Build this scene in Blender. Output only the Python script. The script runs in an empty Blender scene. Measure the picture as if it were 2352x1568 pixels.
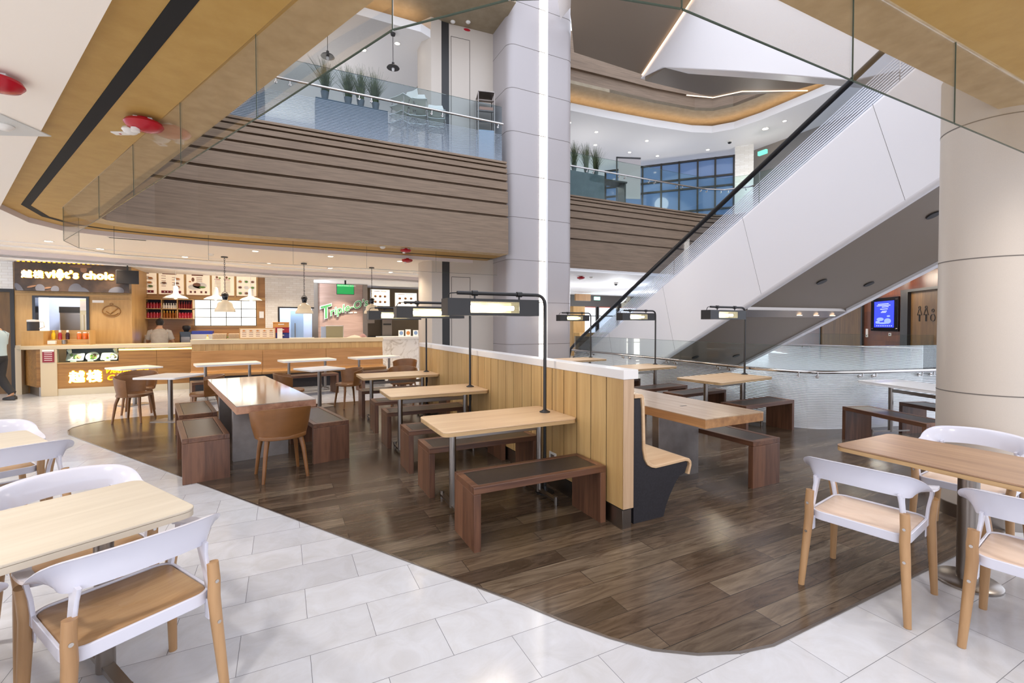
import bpy, bmesh, math, random
from math import sin, cos, pi, radians as R
from mathutils import Vector, Matrix
random.seed(7)
S = bpy.context.scene
COL = S.collection

# ---------------------------------------------------------------- helpers
def lin(h):
    h = h.lstrip('#'); c = [int(h[i:i+2], 16)/255 for i in (0, 2, 4)]
    return tuple((x/12.92 if x <= .04045 else ((x+.055)/1.055)**2.4) for x in c) + (1,)

class MB:
    """collects shapes, then links them as one mesh object"""
    def __init__(s): s.v = []; s.f = []
    def add(s, vs, fs, M=None):
        n = len(s.v)
        s.v += [tuple(M @ Vector(p)) if M else tuple(p) for p in vs]
        s.f += [tuple(i+n for i in f) for f in fs]
        return s
    def box(s, x0, x1, y0, y1, z0, z1, M=None):
        v = [(x, y, z) for z in (z0, z1) for y in (y0, y1) for x in (x0, x1)]
        return s.add(v, [(0,2,3,1),(4,5,7,6),(0,1,5,4),(2,6,7,3),(0,4,6,2),(1,3,7,5)], M)
    def prism(s, pts, z0, z1, M=None):
        n = len(pts)
        v = [(p[0], p[1], z0) for p in pts]+[(p[0], p[1], z1) for p in pts]
        f = [tuple(range(n-1, -1, -1)), tuple(range(n, 2*n))]+[(i, (i+1) % n, n+(i+1) % n, n+i) for i in range(n)]
        return s.add(v, f, M)
    def rings(s, rings, close=False, cap=True, M=None):
        k = len(rings[0]); v = [p for r in rings for p in r]; f = []
        n = len(rings)
        for i in range(n if close else n-1):
            a, b = i*k, ((i+1) % n)*k
            f += [(a+j, a+(j+1) % k, b+(j+1) % k, b+j) for j in range(k)]
        if cap and not close:
            f += [tuple(range(k-1, -1, -1)), tuple(range((n-1)*k, n*k))]
        return s.add(v, f, M)
    def tube(s, pts, r, n=8, M=None, close=False, ry=None):
        pts = [Vector(p) for p in pts]; rs = r if isinstance(r, (list, tuple)) else [r]*len(pts)
        rings = []; up = None
        for i, p in enumerate(pts):
            if close: t = pts[(i+1) % len(pts)]-pts[i-1]
            else: t = pts[min(i+1, len(pts)-1)]-pts[max(i-1, 0)]
            t.normalize()
            if up is None: up = Vector((0, 0, 1)) if abs(t.z) < .9 else Vector((0, 1, 0))
            x = up.cross(t)
            if x.length < 1e-4: x = Vector((1, 0, 0)).cross(t)
            x.normalize(); y = t.cross(x); up = y
            b = ry if ry else rs[i]
            rings.append([p+x*rs[i]*cos(2*pi*j/n)+y*(b if ry else rs[i])*sin(2*pi*j/n) for j in range(n)])
        return s.rings(rings, close=close, M=M)
    def lathe(s, prof, n=24, M=None, cap=True, a0=0, a1=2*pi):
        full = abs(a1-a0-2*pi) < 1e-6; m = n if full else n+1
        k = len(prof); v = []; f = []
        for i in range(m):
            a = a0+(a1-a0)*i/n
            v += [(r*cos(a), r*sin(a), z) for r, z in prof]
        for i in range(n):
            a, b = i*k, ((i+1) % m)*k
            f += [(a+j, b+j, b+j+1, a+j+1) for j in range(k-1)]
        if cap and full:
            if prof[0][0] > 1e-6: f.append(tuple(i*k for i in range(n-1, -1, -1)))
            if prof[-1][0] > 1e-6: f.append(tuple(i*k+k-1 for i in range(n)))
        return s.add(v, f, M)
    def sweep(s, prof, path, closed=False):
        """prof: (offset, z) list; path: xy list; offset is to the left of travel"""
        k = len(prof); n = len(path); v = []; f = []
        P = [Vector(p[:2]) for p in path]
        for i in range(n):
            if closed: a, b = P[i]-P[i-1], P[(i+1) % n]-P[i]
            else: a = P[i]-P[max(i-1, 0)] if i else P[1]-P[0]; b = P[min(i+1, n-1)]-P[i] if i < n-1 else a
            a = a.normalized(); b = b.normalized()
            na = Vector((-a.y, a.x)); nb = Vector((-b.y, b.x)); m = (na+nb)
            m = m/max(m.dot(na), .35) if m.length > 1e-5 else na
            v += [(P[i].x+m.x*o, P[i].y+m.y*o, z) for o, z in prof]
        for i in range(n if closed else n-1):
            a, b = i*k, ((i+1) % n)*k
            f += [(a+j, b+j, b+j+1, a+j+1) for j in range(k-1)]
        return s.add(v, f)
    def build(s, name, mat, parent=None, smooth=None, bevel=0, seg=2, loc=None, rz=None, fix=True):
        me = bpy.data.meshes.new(name); me.from_pydata([tuple(p) for p in s.v], [], s.f); me.validate()
        if fix:
            bm = bmesh.new(); bm.from_mesh(me); bmesh.ops.recalc_face_normals(bm, faces=bm.faces); bm.to_mesh(me); bm.free()
        me.materials.append(mat)
        o = bpy.data.objects.new(name, me); COL.objects.link(o)
        if parent: o.parent = parent
        if loc: o.location = loc
        if rz is not None: o.rotation_euler.z = rz
        if bevel:
            b = o.modifiers.new('bevel', 'BEVEL'); b.width = bevel; b.segments = seg; b.limit_method = 'ANGLE'; b.angle_limit = R(40)
        if smooth or bevel:
            me.shade_smooth(); me.set_sharp_from_angle(angle=R(smooth or 40))
            if bevel:
                w = o.modifiers.new('normals', 'WEIGHTED_NORMAL'); w.keep_sharp = True
        return o

def tag(o, label=None, cat=None, group=None, kind=None):
    if label: o['label'] = label
    if cat: o['category'] = cat
    if group: o['group'] = group
    if kind: o['kind'] = kind
    elif cat: o['kind'] = 'thing'
    return o
def thing(name, label, cat, loc=(0, 0, 0), rz=0, group=None):
    o = bpy.data.objects.new(name, None); COL.objects.link(o); o.empty_display_size = .1
    o.location = loc; o.rotation_euler = (0, 0, rz)
    return tag(o, label, cat, group)
def dup(root, loc, rz, label, group=None, scale=None):
    r = root.copy(); COL.objects.link(r); r.location = loc; r.rotation_euler = (0, 0, rz)
    if scale: r.scale = scale
    r['label'] = label
    if group: r['group'] = group
    for ch in list(root.children):
        c = ch.copy(); COL.objects.link(c); c.parent = r
        for g in list(ch.children):
            d = g.copy(); COL.objects.link(d); d.parent = c
    return r
def TM(x=0, y=0, z=0, rz=0, rx=0, ry=0, s=1):
    return Matrix.Translation((x, y, z)) @ Matrix.Rotation(rz, 4, 'Z') @ Matrix.Rotation(ry, 4, 'Y') @ Matrix.Rotation(rx, 4, 'X') @ Matrix.Scale(s, 4)
def rrect(x0, x1, y0, y1, r, n=5):
    pts = []
    for cx, cy, a in ((x1-r, y1-r, 0), (x0+r, y1-r, pi/2), (x0+r, y0+r, pi), (x1-r, y0+r, 3*pi/2)):
        pts += [(cx+r*cos(a+pi/2*i/n), cy+r*sin(a+pi/2*i/n)) for i in range(n+1)]
    return pts
def arc(cx, cy, r, a0, a1, n=8):
    return [(cx+r*cos(R(a0+(a1-a0)*i/n)), cy+r*sin(R(a0+(a1-a0)*i/n))) for i in range(n+1)]
def fillet(pts, r, n=6):
    """round the inner corners of an open xyz polyline"""
    out = [Vector(pts[0])]
    for i in range(1, len(pts)-1):
        p, a, b = Vector(pts[i]), Vector(pts[i-1]), Vector(pts[i+1])
        q = min(r, (a-p).length*.49, (b-p).length*.49)
        s0 = p+(a-p).normalized()*q; s1 = p+(b-p).normalized()*q
        out += [(1-t)**2*s0+2*t*(1-t)*p+t*t*s1 for t in (k/n for k in range(n+1))]
    return out+[Vector(pts[-1])]
def text_mesh(name, body, size, mat, parent=None, M=None, depth=.01, bold=0, shear=0, align='LEFT', spacing=1, ring=0):
    cu = bpy.data.curves.new(name, 'FONT'); cu.body = body; cu.size = size; cu.extrude = depth; cu.offset = bold; cu.shear = shear
    cu.align_x = align; cu.space_character = spacing; cu.resolution_u = 3
    t = bpy.data.objects.new(name+'_c', cu); COL.objects.link(t)
    bpy.context.view_layer.update()
    dg = bpy.context.evaluated_depsgraph_get()
    me = bpy.data.meshes.new_from_object(t.evaluated_get(dg)); me.name = name
    bpy.data.objects.remove(t); bpy.data.curves.remove(cu)
    me.transform(Matrix.Rotation(pi/2, 4, 'X')); me.materials.clear(); me.materials.append(mat)
    if ring:                                                   # heavier strokes: overlapping shifted copies
        bm = bmesh.new()
        for k in range(10):
            c = me.copy(); c.transform(Matrix.Translation((ring*cos(.628*k), 0, ring*sin(.628*k)))); bm.from_mesh(c); bpy.data.meshes.remove(c)
        bm.from_mesh(me); bm.to_mesh(me); bm.free()
    o = bpy.data.objects.new(name, me); COL.objects.link(o)
    if M: me.transform(M)
    if parent: o.parent = parent
    return o

# ---------------------------------------------------------------- materials
def node(nt, t, **kw):
    n = nt.nodes.new(t)
    for k, v in kw.items(): setattr(n, k, v)
    return n
def mat(name, col, rough=.5, metal=0, emit=None, estr=0, spec=.5, coat=0):
    m = bpy.data.materials.new(name); m.use_nodes = True; b = m.node_tree.nodes['Principled BSDF']
    c = lin(col) if isinstance(col, str) else col
    b.inputs['Base Color'].default_value = c; b.inputs['Roughness'].default_value = rough; b.inputs['Metallic'].default_value = metal
    b.inputs['Specular IOR Level'].default_value = spec
    if coat: b.inputs['Coat Weight'].default_value = coat; b.inputs['Coat Roughness'].default_value = .1
    if emit: b.inputs['Emission Color'].default_value = lin(emit); b.inputs['Emission Strength'].default_value = estr
    return m
def coords(nt, scale=(1, 1, 1), loc=(0, 0, 0), rot=(0, 0, 0), kind='Object'):
    tc = node(nt, 'ShaderNodeTexCoord'); mp = node(nt, 'ShaderNodeMapping')
    mp.inputs['Scale'].default_value = scale; mp.inputs['Location'].default_value = loc; mp.inputs['Rotation'].default_value = rot
    nt.links.new(tc.outputs[kind], mp.inputs['Vector']); return mp.outputs['Vector']
def ramp(nt, fac, stops):
    r = node(nt, 'ShaderNodeValToRGB'); e = r.color_ramp.elements
    while len(e) < len(stops): e.new(.5)
    for i, (p, c) in enumerate(stops):
        e[i].position = p; e[i].color = lin(c) if isinstance(c, str) else c
    nt.links.new(fac, r.inputs['Fac']); return r.outputs['Color']
def noise(nt, vec, scale=5, detail=4, rough=.55, dist=0):
    n = node(nt, 'ShaderNodeTexNoise'); n.inputs['Scale'].default_value = scale; n.inputs['Detail'].default_value = detail
    n.inputs['Roughness'].default_value = rough; n.inputs['Distortion'].default_value = dist
    nt.links.new(vec, n.inputs['Vector']); return n.outputs['Fac']
def bump(nt, b, h, strength=.2, dist=.002):
    n = node(nt, 'ShaderNodeBump'); n.inputs['Strength'].default_value = strength; n.inputs['Distance'].default_value = dist
    nt.links.new(h, n.inputs['Height']); nt.links.new(n.outputs['Normal'], b.inputs['Normal'])
def wood(name, dark, light, axis=0, rough=.35, fine=14, k=1.0, coat=0, big=1.0):
    """streaky grain that runs along one object axis"""
    m = mat(name, light, rough, coat=coat); nt = m.node_tree; b = nt.nodes['Principled BSDF']
    sc = [fine*k]*3; sc[axis] = .9*k
    v = coords(nt, tuple(sc)); f1 = noise(nt, v, 1.6, 6, .6, .6)
    sc2 = [3.2*k*big]*3; sc2[axis] = .35*k
    f2 = noise(nt, coords(nt, tuple(sc2), (3.1, 1.7, .6)), 1.5, 3, .5, 1.2)
    mx = node(nt, 'ShaderNodeMath', operation='ADD'); nt.links.new(f1, mx.inputs[0]); nt.links.new(f2, mx.inputs[1])
    md = node(nt, 'ShaderNodeMath', operation='MULTIPLY'); md.inputs[1].default_value = .5; nt.links.new(mx.outputs[0], md.inputs[0])
    nt.links.new(ramp(nt, md.outputs[0], [(.34, dark), (.62, light)]), b.inputs['Base Color'])
    bump(nt, b, f1, .08, .001)
    return m
def mottled(name, c1, c2, scale=4, rough=.5, detail=5, stretch=(1, 1, 1), bmp=0, lo=.35, hi=.65, dist=0, metal=0):
    m = mat(name, c1, rough, metal); nt = m.node_tree; b = nt.nodes['Principled BSDF']
    f = noise(nt, coords(nt, stretch), scale, detail, .6, dist)
    nt.links.new(ramp(nt, f, [(lo, c1), (hi, c2)]), b.inputs['Base Color'])
    if bmp: bump(nt, b, f, bmp, .004)
    return m
def planks(name, tints, bw, bh, mortar, msize, rough, shift=(0, 0, 0), rot=(0, 0, 0), grain=None, rvar=.1, mix=.5, vein=None, flip=False):
    """boards or slabs: brick texture for the joints, noise for the figure"""
    m = mat(name, tints[0], rough); nt = m.node_tree; b = nt.nodes['Principled BSDF']
    v = coords(nt, (1, 1, 1), shift, rot)
    br = node(nt, 'ShaderNodeTexBrick'); br.offset = .5
    for k, val in (('Scale', 1), ('Mortar Size', msize), ('Mortar Smooth', .1), ('Bias', 0), ('Brick Width', bw), ('Row Height', bh)): br.inputs[k].default_value = val
    br.inputs['Color1'].default_value = (0, 0, 0, 1); br.inputs['Color2'].default_value = (1, 1, 1, 1); br.inputs['Mortar'].default_value = (.5, .5, .5, 1)
    nt.links.new(v, br.inputs['Vector'])
    tone = ramp(nt, br.outputs['Color'], [(i/(len(tints)-1), t) for i, t in enumerate(tints)])
    out = tone
    if grain:
        sep = node(nt, 'ShaderNodeMixRGB', blend_type='ADD'); sep.inputs['Fac'].default_value = 1
        ofs = node(nt, 'ShaderNodeVectorMath', operation='SCALE'); ofs.inputs['Scale'].default_value = 7.3
        nt.links.new(br.outputs['Color'], ofs.inputs[0])
        vs = node(nt, 'ShaderNodeVectorMath', operation='ADD'); nt.links.new(v, vs.inputs[0]); nt.links.new(ofs.outputs[0], vs.inputs[1])
        mp = node(nt, 'ShaderNodeMapping'); mp.inputs['Scale'].default_value = grain[0]; nt.links.new(vs.outputs[0], mp.inputs['Vector'])
        f = noise(nt, mp.outputs['Vector'], 1, 7, .65, grain[3])
        g = ramp(nt, f, [(.3, grain[1]), (.68, grain[2])])
        mm = node(nt, 'ShaderNodeMixRGB', blend_type='MULTIPLY'); mm.inputs['Fac'].default_value = 1
        nt.links.new(tone, mm.inputs['Color1']); nt.links.new(g, mm.inputs['Color2']); out = mm.outputs['Color']
        rr = node(nt, 'ShaderNodeMapRange'); rr.inputs['To Min'].default_value = rough-rvar; rr.inputs['To Max'].default_value = rough+rvar
        nt.links.new(f, rr.inputs['Value']); nt.links.new(rr.outputs['Result'], b.inputs['Roughness'])
    mo = node(nt, 'ShaderNodeMixRGB'); nt.links.new(br.outputs['Fac'], mo.inputs['Fac']); nt.links.new(out, mo.inputs['Color1'])
    mo.inputs['Color2'].default_value = lin(mortar); nt.links.new(mo.outputs['Color'], b.inputs['Base Color'])
    inv = node(nt, 'ShaderNodeMath', operation='SUBTRACT'); inv.inputs[0].default_value = 1; nt.links.new(br.outputs['Fac'], inv.inputs[1])
    bump(nt, b, inv.outputs[0], .5, .0015)
    return m
def glass(name, tint='#f2fbf8', refl=.9, frit=None, base=.0):
    """thin architectural pane; frit = (axis vector, period, fill, start, end, colour, fade)"""
    m = bpy.data.materials.new(name); m.use_nodes = True; nt = m.node_tree; nt.nodes.clear()
    out = node(nt, 'ShaderNodeOutputMaterial'); tr = node(nt, 'ShaderNodeBsdfTransparent'); tr.inputs['Color'].default_value = lin(tint)
    gl = node(nt, 'ShaderNodeBsdfGlossy'); gl.inputs['Roughness'].default_value = .02
    lw = node(nt, 'ShaderNodeLayerWeight'); lw.inputs['Blend'].default_value = .18
    mu = node(nt, 'ShaderNodeMath', operation='MULTIPLY_ADD'); mu.inputs[1].default_value = refl; mu.inputs[2].default_value = base
    nt.links.new(lw.outputs['Fresnel'], mu.inputs[0])
    mx = node(nt, 'ShaderNodeMixShader'); nt.links.new(mu.outputs[0], mx.inputs['Fac']); nt.links.new(tr.outputs[0], mx.inputs[1]); nt.links.new(gl.outputs[0], mx.inputs[2])
    last = mx.outputs[0]
    if frit:
        ax, per, fill, z0, z1, col, op = frit
        v = coords(nt); d = node(nt, 'ShaderNodeVectorMath', operation='DOT_PRODUCT'); d.inputs[1].default_value = ax; nt.links.new(v, d.inputs[0])
        t = d.outputs['Value']
        fr = node(nt, 'ShaderNodeMath', operation='DIVIDE'); fr.inputs[1].default_value = per; nt.links.new(t, fr.inputs[0])
        fa = node(nt, 'ShaderNodeMath', operation='FRACT'); nt.links.new(fr.outputs[0], fa.inputs[0])
        # fill narrows from bottom to top
        mr = node(nt, 'ShaderNodeMapRange'); mr.inputs['From Min'].default_value = z0; mr.inputs['From Max'].default_value = z1
        mr.inputs['To Min'].default_value = fill; mr.inputs['To Max'].default_value = fill*.35; nt.links.new(t, mr.inputs['Value'])
        lt = node(nt, 'ShaderNodeMath', operation='LESS_THAN'); nt.links.new(fa.outputs[0], lt.inputs[0]); nt.links.new(mr.outputs['Result'], lt.inputs[1])
        l2 = node(nt, 'ShaderNodeMath', operation='LESS_THAN'); nt.links.new(t, l2.inputs[0]); l2.inputs[1].default_value = z1
        mm = node(nt, 'ShaderNodeMath', operation='MULTIPLY'); nt.links.new(lt.outputs[0], mm.inputs[0]); nt.links.new(l2.outputs[0], mm.inputs[1])
        m3 = node(nt, 'ShaderNodeMath', operation='MULTIPLY'); nt.links.new(mm.outputs[0], m3.inputs[0]); m3.inputs[1].default_value = op
        df = node(nt, 'ShaderNodeBsdfPrincipled'); df.inputs['Base Color'].default_value = lin(col); df.inputs['Roughness'].default_value = .4
        m2 = node(nt, 'ShaderNodeMixShader'); nt.links.new(m3.outputs[0], m2.inputs['Fac']); nt.links.new(last, m2.inputs[1]); nt.links.new(df.outputs[0], m2.inputs[2]); last = m2.outputs[0]
    nt.links.new(last, out.inputs['Surface']); return m
def emis(name, col, s):
    return mat(name, '#000000', .6, 0, col, s, spec=.0)

M = {}
M['stone'] = planks('pale_stone_tiles', ['#c3c4c9', '#c9cacf', '#bfc0c6', '#cdced2'], .61, .305, '#77767a', .0014, .15, (-.41, -.215, 0), grain=((4.5, 4.5, 4.5), '#eeebe7', '#ffffff', 1.0), rvar=.04)
M['wood_floor'] = planks('dark_oak_floor_boards', ['#514438', '#6f6153', '#5f5146', '#7d7061', '#4b3f35', '#69594b', '#857663'], 1.25, .152, '#231c17', .0018, .21, (.2, -.11, 0), grain=((1.6, 13, 1), '#9a8c7e', '#fff9f0', 2.2), rvar=.07)
M['steel'] = mat('brushed_steel', '#938b84', .3, 1)
M['steel_dark'] = mottled('rubbed_dark_steel', '#8b827d', '#9b928c', 6, .4, metal=.8)
M['chrome'] = mat('polished_steel', '#c9c4c0', .14, 1)
M['black'] = mat('black_powder_coat', '#2a2725', .45)
M['black_gloss'] = mat('black_gloss', '#17161a', .12)
M['black_fab'] = mottled('charcoal_laminate', '#1d1b1f', '#27242a', 60, .6)
M['seat_pad'] = mottled('dark_taupe_vinyl', '#2f2722', '#3a302a', 40, .3)
M['walnut'] = wood('walnut_veneer_lengthwise', '#4c2f22', '#80583f', 0, .33)
M['walnut_v'] = wood('walnut_veneer_upright', '#432a1f', '#7c553f', 2, .33)
M['oak_top'] = wood('pale_oak_tabletop', '#c9a27a', '#dfc09a', 0, .3, 12)
M['oak_dark_top'] = wood('warm_oak_tabletop', '#856650', '#ab8a6c', 0, .32, 12)
M['bleach_top'] = wood('bleached_oak_tabletop', '#c3b8a6', '#d2c8b7', 0, .35, 12)
M['ply_edge'] = wood('plywood_edge', '#a98658', '#cfae80', 0, .5, 30)
M['plank_wall'] = wood('honey_oak_panel', '#b08a55', '#caa66e', 2, .42, 18)
M['end_wood'] = wood('pink_oak_edge', '#b0906f', '#c8a888', 2, .45, 18)
M['white_cap'] = mat('white_solid_surface', '#e8e3de', .3)
M['thick_top'] = wood('planed_timber_slab', '#a4876a', '#c3a98b', 1, .2, 10)
M['thick_edge'] = wood('timber_slab_edge', '#8a5f3c', '#b98a5a', 1, .4, 10)
M['thick_gloss'] = wood('lacquered_timber_slab', '#928577', '#aea092', 1, .08, 10, coat=1)
M['brown_edge'] = wood('reddish_timber_edge', '#8c5f48', '#b98a6c', 1, .4, 10)
M['chair_wood'] = wood('stained_beech', '#744b26', '#845830', 0, .38, 5)
M['chair_leg'] = wood('beech_leg', '#9c7650', '#b79066', 2, .4, 16)
M['chair_seat'] = wood('beech_seat', '#97714c', '#bb9870', 0, .35, 16)
M['chair_seat2'] = wood('light_beech_seat', '#cbb09b', '#dfc8b6', 0, .35, 16)
M['white_paint'] = mat('white_gloss_enamel', '#d2d1dc', .16)
M['white'] = mat('white_paint', '#efece8', .55)
M['beige_ceil'] = mat('cream_ceiling_paint', '#f8eee0', .7)
M['white_ceil'] = mat('white_ceiling_paint', '#f4f1ee', .7)
M['lilac'] = mat('pale_ceiling_step', '#d8cdcb', .7)
M['gold_pale'] = mottled('pale_gold_soffit', '#93846a', '#a09178', 5, .55)
M['gold'] = mottled('gold_soffit_plaster', '#b48d47', '#bd9751', 6, .55)
M['slot'] = mat('black_slot', '#0d0b08', .8)
M['fascia'] = mottled('wood_textured_render', '#715d4a', '#8c7660', 1.5, .6, 8, (1.1, 1.1, 22), .25, .3, .7)
M['band'] = mottled('wood_textured_soffit', '#b89f78', '#d2ba93', 1.5, .6, 8, (5, 5, 5), .15, .3, .7)
M['pillar'] = mat('pale_grey_cladding', '#afa7a5', .35)
M['column'] = mottled('stone_beige_cladding', '#c4b8aa', '#c9bdaf', 300, .42, 2)
M['joint'] = mat('dark_joint', '#6d655e', .8)
M['led'] = emis('white_light_strip', '#fff6ea', 6)
M['led_warm'] = emis('warm_light_strip', '#ffdfc0', 1.5)
M['cove'] = emis('warm_cove_strip', '#ffdcb8', 5)
M['esc_white'] = mat('white_escalator_panel', '#e6e1e0', .3)
M['esc_brown'] = mat('bronze_grey_cladding', '#7f7060', .42, .1)
M['rubber'] = mat('black_rubber', '#141418', .35)
M['glass'] = glass('clear_pane')
M['glass_curtain'] = glass('clear_smoke_curtain_pane', '#fdfcfa', .38)
M['glass_edge'] = mat('green_glass_edge', '#4d5a50', .2)
M['glass_frit'] = glass('striped_pane', '#f7fbfa', .9, ((0, 0, 1), .026, .88, 0, .84, '#f6f6f6', .97))
M['glass_mezz'] = glass('faint_striped_pane', '#e6eef2', .9, ((0, 0, 1), .03, .62, 0, .62, '#b4bcc6', .55))
M['red'] = mat('red_plastic', '#b01224', .25)
M['white_plastic'] = mat('white_plastic', '#e9e4dc', .35)
M['marble'] = mottled('white_marble', '#c9bfb4', '#eee8e2', 2.2, .2, 9, (1, 1, 1), 0, .36, .5, 3)
M['brick'] = planks('white_glazed_brick', ['#f0ebe2', '#e8e2d8', '#f3efe8'], .2, .065, '#dcd4c8', .004, .3)
M['brick'].node_tree.nodes['Mapping'].inputs['Rotation'].default_value = (pi/2, 0, 0)
M['shop_oak'] = wood('light_oak_cladding', '#b38b52', '#c8a066', 2, .45, 10)
M['shop_oak_h'] = wood('light_oak_rail', '#b38b52', '#c8a066', 0, .45, 10)
M['counter_wood'] = wood('figured_oak_front', '#7c5424', '#a8783a', 0, .4, 9, big=2.5)
M['bench_oak'] = wood('golden_oak_bench', '#94693a', '#b08350', 0, .35, 8)
M['door_wood'] = wood('brown_door_veneer', '#5c4226', '#7d5d34', 2, .5, 6)
M['red_wood'] = planks('reddish_wood_panelling', ['#6d3a1f', '#7d4626', '#63341c', '#864e2b'], 1.4, .5, '#3a1e10', .003, .4, rot=(pi/2, 0, 0), grain=((12, 1, 1.5), '#b8a08a', '#ffffff', 1))
# ================================================================ SETTING
def struct(o, label=None): return tag(o, label, None, None, 'structure')

struct(MB().box(-10, 24, -4, 24, -.12, 0).build('floor', M['stone']))
WOODP = [(-2.72,8.6),(-2.84,8.95),(-2.86,9.15),(-2.78,9.4),(-2.6,9.62),(-2.2,9.75),(7.1,9.75),(7.2,8.3),(7.05,6.8),(6.9,5.5),(6.86,4.8),(6.9,4.35),(7.15,4.05),(7.7,3.84),(9.3,3.5),(9.3,1.43),(2.6,1.41),(2.13,1.41),(1.94,1.45),(1.75,1.53),(1.58,1.65),(1.45,1.81),(1.32,2.01),(1.19,2.25)]
struct(MB().prism(WOODP, -.05, .003).build('floor_wood', M['wood_floor']))
tp = WOODP[15:]+WOODP[:5]
struct(MB().sweep([(-.006, .001), (-.006, .006), (.006, .006), (.006, .001)], tp).build('trim_1', M['steel']))

# ceiling over the dining level: wood soffit lip, gold band, cream ceiling
O_ = [(4.73,9.66),(2,9.7),(-.6,9.72),(-1.3,9.7),(-1.9,9.63),(-2.25,9.5),(-2.46,9.33),(-2.5,9.12),(-2.4,8.9),(.36,2.56),(.5,2.25),(.72,1.93),(1.0,1.7),(1.4,1.56),(1.9,1.5),(9,1.5)]
G_ = [(4.73,10.0),(2,10.02),(-.6,10.05),(-1.35,10.05),(-2.0,10.0),(-2.45,9.86),(-2.72,9.6),(-2.85,9.2),(-2.75,8.6),(.1,2.55),(.4,1.86),(.74,1.5),(1.05,1.33),(1.35,1.26),(1.9,1.25),(9,1.25)]
E_ = [(4.73,10.95),(2,10.92),(-.6,10.9),(-1.5,10.78),(-2.4,10.56),(-2.9,10.4),(-3.25,10.2),(-3.45,9.6),(-3.4,8.65),(-.6,2.6),(-.3,1.7),(.2,.9),(.8,.5),(1.3,.35),(1.9,.3),(9,.3)]
B_ = [(4.73,20),(2,20),(-.6,20),(-3,20),(-6,20),(-9.5,20),(-9.5,16),(-9.5,12),(-9.5,8),(-9.5,2),(-9.5,-1),(-6,-3.5),(-2,-3.5),(1,-3.5),(3,-3.5),(9,-3.5)]
ZS, ZC = 3.2, 3.12
def strip(a, b, za, zb):
    n = len(a)
    return [(x, y, za) for x, y in a]+[(x, y, zb) for x, y in b], [(i, i+1, n+i+1, n+i) for i in range(n-1)]
struct(MB().add(*strip(O_, G_, ZS, ZS)).build('ceiling_lip', M['band']))
struct(MB().add(*strip(G_, E_, ZS, ZS)).build('ceiling_gold', M['gold']))
struct(MB().add(*strip(E_, B_, ZC, ZC)).build('ceiling_cream', M['beige_ceil']))
struct(MB().add(*strip(E_, E_, ZS, ZC)).build('ceiling_step', M['lilac']))
# dark air slot in the gold band
mid = [((g[0]*.42+e[0]*.58), (g[1]*.42+e[1]*.58)) for g, e in zip(G_, E_)]
struct(MB().sweep([(-.045, ZS-.004), (-.045, ZS+.02), (.045, ZS+.02), (.045, ZS-.004), (-.045, ZS-.004)], mid).build('trim_slot', M['slot']))

BOARDS = [(3.2,4.035,0),(4.085,4.34,-.012),(4.39,4.65,-.024),(4.70,4.87,-.036),(4.915,5.055,-.048),(5.095,5.195,-.06),(5.23,5.29,-.07),(5.32,5.37,-.08)]
def fascia_prof(dz=0, back=-.4):
    p = []
    for i, (a, b, o) in enumerate(BOARDS):
        p += [(o, a+dz), (o, b-.012+dz), (o-.012, b+dz)]
        if i < len(BOARDS)-1: p += [(o-.09, b+dz), (o-.09, BOARDS[i+1][0]+dz)]
    return p+[(back, 5.37+dz)]
fp = [(4.73,9.66),(2,9.7),(-.6,9.72),(-1.3,9.7),(-1.9,9.63),(-2.25,9.5),(-2.46,9.33),(-2.5,9.12),(-2.4,8.9),(.36,2.56),(.5,2.25),(.72,1.93),(1.0,1.7),(1.4,1.56),(1.9,1.5),(9,1.5)]
mb = MB().sweep(fascia_prof(), fp)
k = len(fascia_prof()); mb.f.append(tuple(range(k)))          # closed end beside the pillar
struct(mb.build('wall_mezzanine', M['fascia'], fix=False))
FR = [(14.2,8.5),(14.2,10.2),(14.0,10.8),(13.5,11.12),(12.8,11.22),(6.7,11.28)]
struct(MB().sweep(fascia_prof(), FR).build('wall_mezzanine_back', M['fascia'], fix=False))
# level one slab tops and the ceiling under the far slab
struct(MB().prism([(-9.5,9.95),(-2.2,9.9),(4.73,9.98),(4.73,11.5),(6.7,11.5),(12.8,11.5),(14.0,11.1),(14.4,10.2),(14.4,4),(24,4),(24,24),(-9.5,24)], 5.22, 5.3).build('floor_level_one', M['stone']))
struct(MB().prism([(4.75,11.3),(6.7,11.3),(12.9,11.25),(13.6,11.1),(14.2,10.2),(14.2,4),(24,4),(24,24),(4.75,24)], ZC, ZC+.08).build('ceiling_back', M['white_ceil']))
struct(MB().prism([(-9.5,1.2),(.7,1.2),(-2.7,8.9),(-2.7,9.9),(-9.5,9.9)], 5.22, 5.3).build('floor_level_one_left', M['stone']))

# level one ceilings with warm coves
LC = [(-9.5,10.9),(1.46,10.88),(3.0,10.85),(3.3,10.98),(3.48,11.25),(3.55,11.7),(3.58,13.0),(3.6,24)]
struct(MB().prism(LC+[(-9.5,24)], 8.5, 8.7).build('ceiling_upper_left', M['white_ceil']))
RC = [(6.9,12.72),(8.5,12.62),(9.93,12.52),(11.7,12.33),(13.3,12.08),(14.0,11.8),(14.42,11.2),(14.6,10.3),(14.66,8.8),(14.7,3)]
struct(MB().prism(RC+[(24,3),(24,24),(6.9,24)], 8.5, 8.75).build('ceiling_upper_right', M['white_ceil']))
RG = [(6.9,12.1),(9.46,11.93),(11.2,11.83),(12.9,11.6),(13.5,11.35),(13.85,10.8),(14.0,10.1),(14.1,9.0),(14.1,3)]
struct(MB().prism([(-9.5,9.75),(4.9,9.6),(4.95,10.4),(6.75,10.4),(6.75,12.1)]+RG[1:]+[(24,3),(24,24),(-9.5,24)], 9.0, 9.1).build('ceiling_upper_gold', M['gold_pale']))
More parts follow.
